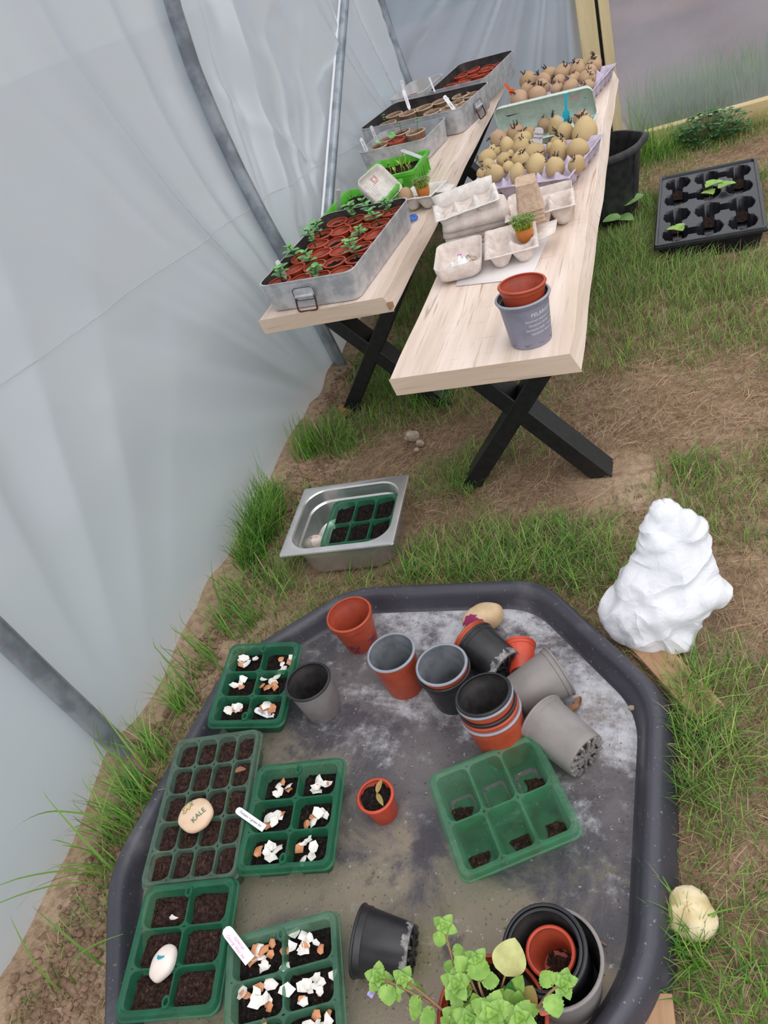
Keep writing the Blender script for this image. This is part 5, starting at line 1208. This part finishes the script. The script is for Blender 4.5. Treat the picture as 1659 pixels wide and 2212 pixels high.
def cell_seedling(cx, cy, hh, s, k):
    b = MB(); rn = random.Random(k); stem_into(b, [(0, 0, DB*.3), (.004, 0, DB*.6), (.006, .004, hh)], .0013)
    for q in range(3): a = q*2.1+k; leaf_into(b, (.006, .004, hh), (math.cos(a), math.sin(a), .25), (0, 0, 1), s, s*.95, 1, 0, .2, .2, .7)
    obj('seedling', b.mesh('seedling', [M['stem'], M['leafyellow']], 0), t, Tm((cx, cy, 0)))
cell_seedling(-w/2+bd+px_*.5, -l/2+bd+py_*.55, .075, .034, 1); cell_seedling(.01, .09, .085, .036, 2); cell_seedling(.05, .07, .08, .034, 4); cell_seedling(.0, .055, .07, .028, 3)
# white carrier bag
def bag():
    C0 = Vector((-.085, 1.005, 0)); b = MB()
    rows = [(1093, 1424, 1440, .232), (1103, 1413, 1458, .226), (1125, 1407, 1485, .212), (1155, 1405, 1516, .186), (1195, 1382, 1524, .155), (1230, 1358, 1526, .128), (1262, 1342, 1528, .105), (1290, 1328, 1526, .083), (1315, 1319, 1512, .062), (1345, 1322, 1498, .040), (1368, 1340, 1490, .022), (1384, 1372, 1478, .006)]
    loops = []
    for py, l, r, z in rows:
        C_ = at((l+r)/2, py, z); h = (r-l)/2/ppm(C_); loops.append([(C_.x+h*math.cos(q), C_.y+max(.008, min(.055, h*.62))*math.sin(q), z+.010*math.cos(2*q+py)) for q in np.linspace(0, 2*PI, 28, endpoint=False)])
    b.loft(loops[::-1], 0, True, True)
    for px, z, r in (((1512, 1280), .092, (.045, .028, .020)), ((1362, 1318), .058, (.046, .045, .044)), ((1452, 1366), .03, (.036, .034, .032))):
        P = at(px[0], px[1], z); b.loft([[(P.x+r[0]*math.cos(a)*math.cos(q), P.y+r[1]*math.cos(a)*math.sin(q), P.z+r[2]*math.sin(a)) for q in np.linspace(0, 2*PI, 22, endpoint=False)] for a in np.linspace(-1.5, 1.5, 15)], 0, True, True)
    me = b.mesh('bag_film', M['bag'], 0); o = bpy.data.objects.new('tmp', me); col.objects.link(o)
    r = o.modifiers.new('r', 'REMESH'); r.mode = 'VOXEL'; r.voxel_size = .0036
    s = o.modifiers.new('s', 'SMOOTH'); s.iterations = 22; s.factor = .7
    bpy.context.view_layer.update(); dg = bpy.context.evaluated_depsgraph_get(); m2 = bpy.data.meshes.new_from_object(o.evaluated_get(dg)); bpy.data.objects.remove(o)
    nv = len(m2.vertices); co = np.zeros(nv*3); m2.vertices.foreach_get('co', co); no = np.zeros(nv*3); m2.vertices.foreach_get('normal', no); co = co.reshape(-1, 3); no = no.reshape(-1, 3)
    knot = at(1440, 1245, .16)
    for i in range(nv):
        p = Vector(co[i]); q = p+noise.noise_vector(p*9)*.03; d = p-knot
        # slack film: sharp straight pleats in two directions over broad soft folds
        r1 = 1-abs(noise.noise(Vector((q.x*24+q.z*9, q.y*24, q.z*8))))*2.2; r2 = 1-abs(noise.noise(Vector((q.x*9+4, q.y*20, q.z*34-q.x*20))))*2.2; r3 = 1-abs(noise.noise(q*55))*2.2
        k = .0060*max(-.7, r1)+.0055*max(-.7, r2)+.0014*r3+.009*noise.noise(p*15)
        co[i] += no[i]*(k+.004)
        co[i][2] = max(co[i][2], .002)
    m2.vertices.foreach_set('co', co.ravel()); m2.update(); o = bpy.data.objects.new('tmp', m2); col.objects.link(o)
    d_ = o.modifiers.new('d', 'DECIMATE'); d_.ratio = min(1, 3800/len(m2.polygons)/2)
    bpy.context.view_layer.update(); m3 = bpy.data.meshes.new_from_object(o.evaluated_get(bpy.context.evaluated_depsgraph_get())); bpy.data.objects.remove(o); m2 = m3
    m2.name = 'bag_film'; m2.shade_smooth(); m2.set_sharp_from_angle(angle=math.radians(30))
    o = obj('carrier_bag', m2); tag(o, 'crumpled white plastic carrier bag on the grass right of the black tray', 'bag')
bag()
# clear film and black bag between the benches
def film(name, label, cat, P, sz, m_, seed, amp=.03):
    b = MB(); n = 26
    for j in range(n):
        for i in range(n):
            u, v = i/(n-1)-.5, j/(n-1)-.5; p = Vector((u*sz[0], v*sz[1], sz[2]*(1-(2*abs(u))**2.5)*(1-(2*abs(v))**4)))
            q = Vector((u*5+seed, v*6, seed)); p += Vector((noise.noise(q), noise.noise(q+Vector((9, 0, 0))), abs(noise.noise(q*1.4+Vector((0, 9, 0))))*1.3))*amp; p.z = max(p.z, .003); b.v.append(tuple(p))
    b.f = [(j*n+i, j*n+i+1, (j+1)*n+i+1, (j+1)*n+i) for j in range(n-1) for i in range(n-1)]; b.m = [0]*len(b.f)
    return tag(obj(name, b.mesh(name, m_, 25), None, Tm(P), solid=.0005), label, cat)
film('clear_bag', 'crumpled clear polythene bag stuffed between the two benches', 'bag', (-.610, 2.93, .0), (.14, .78, .40), M['clear'], 3)
film('black_bag', 'black plastic bag on the ground between the benches', 'bag', (-.60, 2.42, .0), (.13, .30, .26), M['blackbag'], 6)
film('flowered_packet', 'pinkish flowered packet between the benches beside the black bag', 'packet', (-.600, 2.62, .0), (.10, .10, .33), mat('flower_print', (214, 170, 160), (196, 186, 110), 22, .4), 2, .012)
# stones, offcuts
def rock(label, P, s, m_, seed, name='stone', rz=0):
    b = MB(); loops = []
    for a in np.linspace(-1.55, 1.55, 15):
        loops.append([tuple(Vector((math.cos(a)*math.cos(q)*s[0], math.cos(a)*math.sin(q)*s[1], math.sin(a)*s[2]))*(1+.28*noise.noise(Vector((math.cos(q)*1.1*math.cos(a)+seed, math.sin(q)*1.1, math.sin(a)*1.1)))+.10*noise.noise(Vector((math.cos(q)*3+seed, math.sin(q)*3, a*3))))) for q in np.linspace(0, 2*PI, 22, endpoint=False)])
    b.loft(loops, 0, True, True); return tag(obj(name, b.mesh(name, m_, 28), None, Tm(P, rz)), label, 'stone')
rock('pale yellow rock in the grass at the right edge of the black tray', at(1487, 1975, .018), (.036, .032, .026), M['stone'], 2)
rock('pale grey stone in front of the left bench legs', at(889, 942, .012), (.020, .016, .016), M['greystone'], 5)
rock('small pale stone beside the larger grey one between the benches', at(907, 957, .008), (.012, .010, .010), M['greystone'], 7)
rock('tiny pale stone nearest the steel pan between the benches', at(899, 972, .006), (.008, .007, .006), M['greystone'], 8)
rock('ochre stone in the soil under the left bench', at(745, 888, .02), (.026, .022, .024), mat('ochre_stone', (150, 110, 66), (124, 90, 56), 30, .85, 0, .5, 60), 9)
rock('white pebble near the right rim of the black tray', at(1366, 1529, TF+.004), (.006, .005, .004), M['greystone'], 3)
rock('white chip near the right far corner of the black tray floor', at(1362, 1484, TF+.004), (.006, .004, .003), M['greystone'], 4)
b = MB(); b.box((0, 0, .012), (.055, .24, .022)); A_ = at(1440, 1440, .012); tag(obj('wood_offcut', b.mesh('wood_offcut', M['offcut']), None, Tm((A_.x-.003, A_.y+.0, 0), .62), bevel=.002), 'brown wooden board end sticking out under the right far rim of the black tray', 'board')
A_ = at(1456, 2195, .012); b = MB(); b.box((0, 0, .012), (.05, .12, .022)); tag(obj('wood_offcut', b.mesh('wood_offcut', M['offcut']), None, Tm((A_.x-.02, A_.y-.04, 0), .1), bevel=.002), 'wooden board end at the bottom right beside the black tray', 'board')
# leafy plants
def leafy(label, P, leaves, m_, cat='plant', name='weed'):
    t = thing(name, label, cat, Tm((P.x, P.y, 0)))
    for (px, py, z, L, W, ang) in leaves:
        b = MB(); T = at(px, py, z)-Vector((P.x, P.y, 0)); d = Vector((math.cos(ang), math.sin(ang), .25)); B = T-d*L*.5
        stem_into(b, [(0, 0, .0), B*.6+Vector((0, 0, .02)), B], .0022); leaf_into(b, B, d, (0, -.3, 1), L, W, 1, 0, .2, .2, .75, 10)
        obj('leaf', b.mesh('leaf', [M['leafdark'], m_], 0), t)
leafy('broad-leaved dock plant beside the black bucket', at(1345, 450, 0), [(1335, 437, .07, .075, .05, 1.9), (1365, 427, .08, .095, .06, .5), (1352, 468, .05, .08, .045, -.9), (1322, 470, .05, .07, .045, 3.6), (1372, 398, .05, .05, .02, .6)], M['dock'])
G = at(1535, 300, 0); rs = random.Random(6); t = thing('weed', 'low bushy dark green weed against the end wall rail', 'plant', Tm(G)); b = MB()
for k in range(260):
    a, r = rs.random()*6.28, .13*math.sqrt(rs.random()); x, y = r*math.cos(a)*1.15, r*math.sin(a)*.7-.03; H = rs.uniform(.03, .14)*(1-.4*r/.13)
    if k % 3 == 0: stem_into(b, [(x*.5, y*.5, 0), (x, y, H)], .001, 0)
    for q in range(2): a2 = rs.random()*6.28; leaf_into(b, (x, y, H), (math.cos(a2), math.sin(a2), .3), (0, 0, 1), .020, .016, 1, rows=4)
obj('foliage', b.mesh('foliage', [M['leafdark'], M['leafdark']], 0), t)
# ------------------------------------------------------------------ grass, straw, clods
def blades(name, P, z0, H, W, A, lean, C, label, cat='grass', seg=4, clampx=True):
    n = len(P); t = np.linspace(0, 1, seg+1)[None, :]
    d = np.stack([np.cos(A), np.sin(A)], 1); s = np.stack([-np.sin(A), np.cos(A)], 1)
    hor = (lean*H)[:, None]*t**1.7; ver = H[:, None]*t*(1-.45*(lean[:, None])**1.3*t**1.2); ver = np.where(lean[:, None] > .9, np.minimum(ver, .004+.02*H[:, None]*t), ver)
    cx = P[:, 0:1]+d[:, 0:1]*hor; cy = P[:, 1:2]+d[:, 1:2]*hor; cz = z0[:, None]+ver
    w = W[:, None]*.5*(1-t**2.2*.93)
    V = np.empty((n, seg+1, 2, 3)); 
    for k, sg in enumerate((-1, 1)):
        V[:, :, k, 0] = cx+sg*s[:, 0:1]*w; V[:, :, k, 1] = cy+sg*s[:, 1:2]*w; V[:, :, k, 2] = cz+(k*.0004)
    if clampx: V[..., 0] = np.maximum(V[..., 0], -1.082-.10*np.clip(V[..., 2], 0, .5))
    V = V.reshape(-1, 3); nv = len(V); base = (np.arange(n)*(seg+1)*2)[:, None]; q = np.arange(seg)[None, :]*2
    F = np.stack([base+q, base+q+1, base+q+3, base+q+2], -1).reshape(-1, 4); nf = len(F)
    me = bpy.data.meshes.new(name); me.vertices.add(nv); me.vertices.foreach_set('co', V.ravel()); me.loops.add(nf*4); me.loops.foreach_set('vertex_index', F.ravel().astype(np.int32))
    me.polygons.add(nf); me.polygons.foreach_set('loop_start', np.arange(0, nf*4, 4, dtype=np.int32)); me.update(calc_edges=True); me.polygons.foreach_set('use_smooth', np.ones(nf, bool))
    ca_ = me.color_attributes.new('col', 'FLOAT_COLOR', 'POINT'); CC = np.repeat(np.concatenate([C, np.ones((n, 1))], 1)[:, None, :], (seg+1)*2, 1).reshape(-1, 4); ca_.data.foreach_set('color', CC.ravel().astype(np.float32))
    me.materials.append(M['grass']); o = obj(name, me); return tag(o, label, cat, None, 'stuff')
def octin(x, y, o):
    c, s = math.cos(-TR), math.sin(-TR); p = Vector(((x-TX)*c-(y-TY)*s, (x-TX)*s+(y-TY)*c)); P = offpoly(o)
    return all((b_-a).cross(p-a) > 0 for a, b_ in zip(P, P[1:]+P[:1]))
_oc = {}
PINV = PM2.inverted(); BTI = bpy.data.objects['cell_tray'].matrix_basis.inverted()
def blocked(x, y):
    if y > 3.63+.12*max(0, x+.25): return True
    if -1.02 < x < -.02 and y < 1.08 and octin(x, y, .027): return True
    p = PINV @ Vector((x, y, .02))
    if abs(p.x) < .125 and abs(p.y) < .115: return True
    p = BTI @ Vector((x, y, .02))
    if abs(p.x) < .17 and abs(p.y) < .31: return True
    if (x+.268)**2+(y-3.0)**2 < .11**2: return True
    if abs(x+.085) < .075 and abs(y-1.0) < .05: return True
    return False
# lush and bare patches: (photo px, radius in m, weight)
SPOT = [(at(px, py, 0), r, w_) for px, py, r, w_ in [
 (1350, 560, .25, .9), (1400, 300, .30, 1.4), (1330, 230, .35, 1.3), (1320, 700, .22, .5), (880, 800, .20, .6), (930, 620, .25, .6), (1090, 1200, .16, .8), (950, 1210, .12, .7), (1250, 1180, .10, .6), (1330, 1210, .08, .5),
 (720, 950, .10, .7), (800, 900, .12, .4), (1480, 1010, .12, .6), (1010, 1010, .10, .6), (600, 1230, .14, .5), (1520, 1560, .12, .7), (1490, 1700, .08, .5), (1560, 2060, .12, .5), (1600, 1800, .15, .2), (1450, 1120, .12, .4), (980, 1040, .09, .5), (1560, 640, .25, .3), (1600, 250, .2, 1.0), (1000, 900, .15, .35), (1180, 980, .1, .4),
 (1380, 950, .16, -1.6), (1100, 1070, .12, -.7), (960, 950, .13, -.8), (860, 980, .10, -.8), (1560, 1250, .16, -.35), (1600, 920, .2, -.3), (1640, 330, .2, -.6), (760, 880, .10, -.7), (1250, 1060, .12, -.5), (940, 1120, .1, -.4), (680, 1020, .07, -.9)]]
def dens(x, y):
    v = .36+(.18 if x > -.06 else 0)+.6*fbm(x, y, 3.2, 4, 3)+.25*fbm(x, y, 9, 2, 6)
    for c, r, w_ in SPOT:
        dd = ((x-c.x)**2+(y-c.y)**2)/(r*r)
        if dd < 6: v += w_*math.exp(-dd)
    return v
def scatter(n, x0, x1, y0, y1, fn, seed):
    R_ = np.random.default_rng(seed); out = []
    X = R_.uniform(x0, x1, n); Y = R_.uniform(y0, y1, n); U = R_.uniform(0, 1, n)
    for x, y, u in zip(X.tolist(), Y.tolist(), U.tolist()):
        if x > .95*y*.62+.42: continue          # beyond the right edge of what the photo could show
        f = fn(x, y)
        if u < f and not blocked(x, y): out.append((x, y, f))
    return np.array(out)
def zz0(P): return np.array([max(-.02, ground_z(float(a), float(b_))) for a, b_ in P[:, :2]])
GC = np.array([lin(c)[:3] for c in ((104, 142, 62), (122, 158, 70), (86, 126, 62), (142, 164, 84), (110, 134, 78), (132, 150, 90))])
SC_ = np.array([lin(c)[:3] for c in ((160, 134, 108), (138, 112, 92), (182, 158, 130), (122, 100, 82), (172, 148, 124), (152, 136, 98))])
R9 = np.random.default_rng(9)
# dry thatch lying flat
P = scatter(300000, -1.06, 1.9, -.15, 3.75, lambda x, y: max(.06, min(1, .95+.5*fbm(x, y, 3, 3, 12)-(.9 if x < -.93 else 0)-(1.0 if ((x+.17)**2+(y-1.42)**2) < .014+.012*fbm(x, y, 8, 2, 1) else 0))), 21); n = len(P)
L_ = R9.uniform(.02, .07, n); C = SC_[R9.integers(0, 6, n)]*R9.uniform(.85, 1.55, (n, 1))
blades('dry_thatch', P, zz0(P)+R9.uniform(.0005, .007, n), L_, R9.uniform(.0007, .0015, n), R9.uniform(0, 6.28, n), R9.uniform(.92, 1.0, n), C, 'dry straw thatch lying over the soil', seg=2)
# green turf
P = scatter(430000, -1.06, 1.9, -.15, 3.75, lambda x, y: max(0, min(1, dens(x, y)*.62)), 22); n = len(P); k = np.clip(P[:, 2]/.62, 0, 1.4)
H = R9.uniform(.018, .054, n)*(.65+.75*k); C = GC[R9.integers(0, 6, n)]*R9.uniform(.8, 1.6, (n, 1)); yl = R9.random(n) < .16; C[yl] = SC_[R9.integers(0, 6, yl.sum())]*1.1
blades('lawn_grass', P, zz0(P), H, R9.uniform(.0010, .0023, n), R9.uniform(0, 6.28, n), R9.uniform(.25, .88, n), C, 'short green grass growing in patches over the tunnel floor')
# long blades: rough grass between pan and tray, along the wall and round the bucket
def tuft(cx, cy, r, n, h0, h1, lean0, lean1, bias=None, w0=.0018, w1=.0038):
    o = []
    for _ in range(n):
        a, q = R9.random()*6.28, r*math.sqrt(R9.random()); x, y = cx+q*math.cos(a), cy+q*math.sin(a)
        if blocked(x, y) or x < -1.10: continue
        A = R9.uniform(0, 6.28) if bias is None or R9.random() < .35 else bias+R9.normal(0, .5)
        o.append((x, y, R9.uniform(h0, h1), A, R9.uniform(lean0, lean1), R9.uniform(w0, w1)))
    return o
T_ = []
def tp(px, py, r, n, h0, h1, l0=.3, l1=.85, bias=None): c = at(px, py, 0); T_.extend(tuft(c.x, c.y, r, n, h0, h1, l0, l1, bias))
tp(575, 1165, .055, 520, .07, .17, .15, .75); tp(545, 1215, .05, 300, .06, .14, .2, .8); tp(600, 1120, .04, 200, .06, .15, .1, .6)
tp(560, 1290, .09, 150, .05, .11); tp(520, 1350, .05, 60, .06, .13, .3, .9, PI); tp(450, 1450, .04, 40, .06, .14, .4, .9, 2.8)
tp(410, 1530, .03, 50, .06, .13, .3, .85, 2.6); tp(350, 1640, .03, 60, .06, .14, .3, .85, 2.6); tp(320, 1720, .035, 80, .06, .15, .3, .9, 3.0); tp(280, 1800, .035, 60, .07, .15, .4, .9, 3.3); tp(235, 1870, .03, 14, .08, .17, .5, .9, 3.4)
tp(690, 970, .05, 140, .05, .12, .1, .6); tp(660, 1000, .03, 60, .06, .15, .1, .6, 2.2); tp(740, 960, .05, 120, .04, .08)
tp(820, 860, .07, 110, .06, .13); tp(940, 870, .07, 150, .05, .11, .3, .9); tp(800, 800, .06, 60, .05, .13); tp(900, 760, .10, 120, .05, .10)
tp(700, 1190, .05, 60, .04, .10); tp(780, 1225, .06, 110, .04, .09, .4, .9); tp(900, 1235, .06, 90, .04, .09, .4, .9); tp(1060, 1225, .09, 160, .04, .09, .4, .9); tp(1230, 1215, .07, 140, .04, .08, .4, .9); tp(1180, 1170, .07, 110, .05, .09)
tp(1320, 1250, .03, 30, .03, .06); tp(1010, 1045, .035, 90, .03, .07); tp(1480, 1020, .06, 110, .04, .07); tp(1490, 1500, .03, 90, .04, .09); tp(1490, 1580, .05, 150, .04, .09); tp(1475, 1700, .03, 60, .05, .09); tp(1465, 1990, .02, 40, .05, .10, .3, .8, 2.9); tp(1475, 2050, .03, 70, .05, .09); tp(1560, 2120, .06, 120, .04, .07)
tp(1400, 330, .16, 900, .06, .18, .2, .85); tp(1390, 250, .18, 1300, .10, .28, .1, .7); tp(1450, 280, .14, 350, .06, .15); tp(1620, 250, .10, 380, .06, .17); tp(1340, 210, .10, 400, .10, .26, .05, .5); tp(1385, 318, .11, 1000, .12, .30, .1, .65); tp(1350, 262, .05, 300, .14, .30, .05, .5); tp(1430, 300, .10, 500, .10, .22, .1, .7); tp(1340, 380, .06, 160, .05, .12); tp(1300, 560, .08, 150, .05, .10); tp(1390, 470, .08, 120, .04, .08); tp(1520, 545, .15, 180, .03, .06); tp(1410, 440, .05, 90, .04, .09)
tp(640, 960, .03, 16, .10, .22, .05, .35, 3.0); tp(590, 1090, .03, 14, .12, .24, .03, .3)
tp(930, 560, .12, 160, .03, .08); tp(880, 700, .10, 90, .04, .09)
for px in range(760, 1300, 22): tp(px, 1238+(0 if px < 1160 else (px-1160)*.45), .012, 5, .05, .09, .5, .95, -PI/2)
A9 = np.array(T_); n = len(A9); C = GC[R9.integers(0, 4, n)]*np.array([.78, 1.0, .72])*R9.uniform(.75, 1.35, (n, 1)); yl = R9.random(n) < .07; C[yl] = SC_[R9.integers(0, 6, yl.sum())]*1.3
blades('long_grass', A9[:, :2], zz0(A9)-.002, A9[:, 2], A9[:, 5]*.85, A9[:, 3], A9[:, 4], C, 'long green grass along the polythene and around the benches', seg=7)
# a few single blades arching over the sheet at the left
S_ = [((300, 1770), .28, 3.35, .95), ((285, 1800), .30, 3.55, .9), ((330, 1700), .22, 2.9, .8), ((300, 1740), .2, 2.4, .6), ((250, 1900), .3, 3.9, .85), ((240, 1920), .25, 4.0, .8), ((255, 1890), .22, 2.6, .5), ((340, 1690), .2, 2.5, .5), ((160, 2120), .2, .3, .8), ((130, 2140), .18, 2.0, .3), ((420, 1500), .16, 2.6, .5), ((470, 1440), .16, 2.9, .6), ((215, 2080), .15, 2.8, .7)]
B9 = np.array([(at(px, py, 0).x, at(px, py, 0).y) for (px, py), *_ in S_]); n = len(B9)
blades('grass_blades', B9, zz0(B9), np.array([s[1] for s in S_]), np.full(n, .0048), np.array([s[2] for s in S_]), np.array([s[3] for s in S_]), GC[R9.integers(0, 2, n)]*.95, 'single long grass blades arching over the polythene at lower left', seg=12)
# outside the sheet: grass pressed against the polythene, seen blurred through it
def outside(P, label, lean_dir):
    n = len(P); blades('outside_grass', P, np.full(n, -.06), R9.uniform(.08, .32, n), R9.uniform(.003, .007, n), lean_dir+R9.normal(0, .9, n), R9.uniform(.1, .5, n), GC[R9.integers(0, 6, n)]*.9, label, seg=3, clampx=False)
P = np.stack([R9.uniform(-1.9, -1.26, 5000), R9.uniform(-.2, 3.5, 5000), np.zeros(5000)], 1); outside(P, 'grass outside the tunnel pressed along the side sheet', PI)
P = np.stack([R9.uniform(-.2, 2.2, 9000), np.zeros(9000), np.zeros(9000)], 1); P[:, 1] = 3.76+P[:, 0]*.125+.02+np.abs(R9.normal(0, .22, 9000)); outside(P, 'grass outside the tunnel blurred by the end sheet', PI/2)
# soil clods along the foot of the sheet
b = MB(); rs = random.Random(12); ICO = None
def clod(x, y, z, r):
    u = rs.random()*9; L = []
    for a in (-1.3, -.7, 0, .7, 1.3): L.append([(x+r*1.1*math.cos(a)*math.cos(q)*(1+.6*noise.noise(Vector((math.cos(q)*2.6+u, math.sin(q)*2.6, a*2)))), y+r*math.cos(a)*math.sin(q)*(1+.6*noise.noise(Vector((math.cos(q)*2.6+u, math.sin(q)*2.6, a*2+5)))), z+r*.8*math.sin(a)) for q in np.linspace(0, 2*PI, 8, endpoint=False)])
    b.loft(L, 0, True, True)
for k in range(2600):
    y = rs.uniform(.05, 2.35); x = -1.08+abs(rs.gauss(0, .05)); 
    if 1.0 < y < 1.5: x = -1.06+abs(rs.gauss(0, .03))
    if blocked(x, y): continue
    clod(x, y, ground_z(x, y)+rs.uniform(-.003, .004), rs.choice((.003, .004, .005, .006, .007, .010 if rs.random() < .3 else .003)))
for px, py, s, cnt in ((745, 860, .08, 420), (120, 2160, .07, 420), (690, 1030, .06, 160), (640, 1060, .05, 140), (440, 1480, .03, 80), (330, 1620, .03, 80), (900, 950, .06, 60), (1400, 1165, .05, 40), (180, 2060, .03, 100)):
    c = at(px, py, 0)
    for k in range(cnt):
        x, y = c.x+rs.gauss(0, s*.6), c.y+rs.gauss(0, s)
        if blocked(x, y) or x < -1.11: continue
        clod(x, y, ground_z(x, y)+rs.uniform(-.002, .004), rs.choice((.002, .003, .004, .005, .008)))
tag(obj('soil_clods', b.mesh('soil_clods', M['clod'], 18)), 'loose brown soil clods along the foot of the polythene', 'soil', None, 'stuff')
# ------------------------------------------------------------------ light
w = bpy.data.worlds.new('overcast_sky'); sc.world = w; w.use_nodes = True; nt = w.node_tree; nt.nodes.clear()
o = nt.nodes.new('ShaderNodeOutputWorld'); bg = nt.nodes.new('ShaderNodeBackground'); tc_ = nt.nodes.new('ShaderNodeTexCoord'); sp = nt.nodes.new('ShaderNodeSeparateXYZ'); mr = nt.nodes.new('ShaderNodeMapRange')
mx = nt.nodes.new('ShaderNodeMix'); mx.data_type = 'RGBA'
nt.links.new(tc_.outputs['Generated'], sp.inputs[0]); nt.links.new(sp.outputs[2], mr.inputs[0]); mr.inputs[1].default_value = -.05; mr.inputs[2].default_value = .9
nt.links.new(mr.outputs[0], mx.inputs[0]); mx.inputs[6].default_value = (.86, .90, .97, 1); mx.inputs[7].default_value = (1.0, 1.0, 1.02, 1)
nt.links.new(mx.outputs[2], bg.inputs[0]); bg.inputs[1].default_value = 1.0; nt.links.new(bg.outputs[0], o.inputs[0])
s = bpy.data.lights.new('soft_sun', 'SUN'); s.energy = 1.0; s.angle = math.radians(70); s.color = (1, .97, .93)
so = bpy.data.objects.new('soft_sun', s); col.objects.link(so); so.rotation_euler = (math.radians(22), math.radians(18), 0)
sc.view_settings.view_transform = 'Standard'; sc.view_settings.look = 'None'; sc.view_settings.exposure = EXPO; sc.view_settings.gamma = 1; sc.view_settings.use_curve_mapping = False
sc.cycles.max_bounces = 10; sc.cycles.transparent_max_bounces = 12
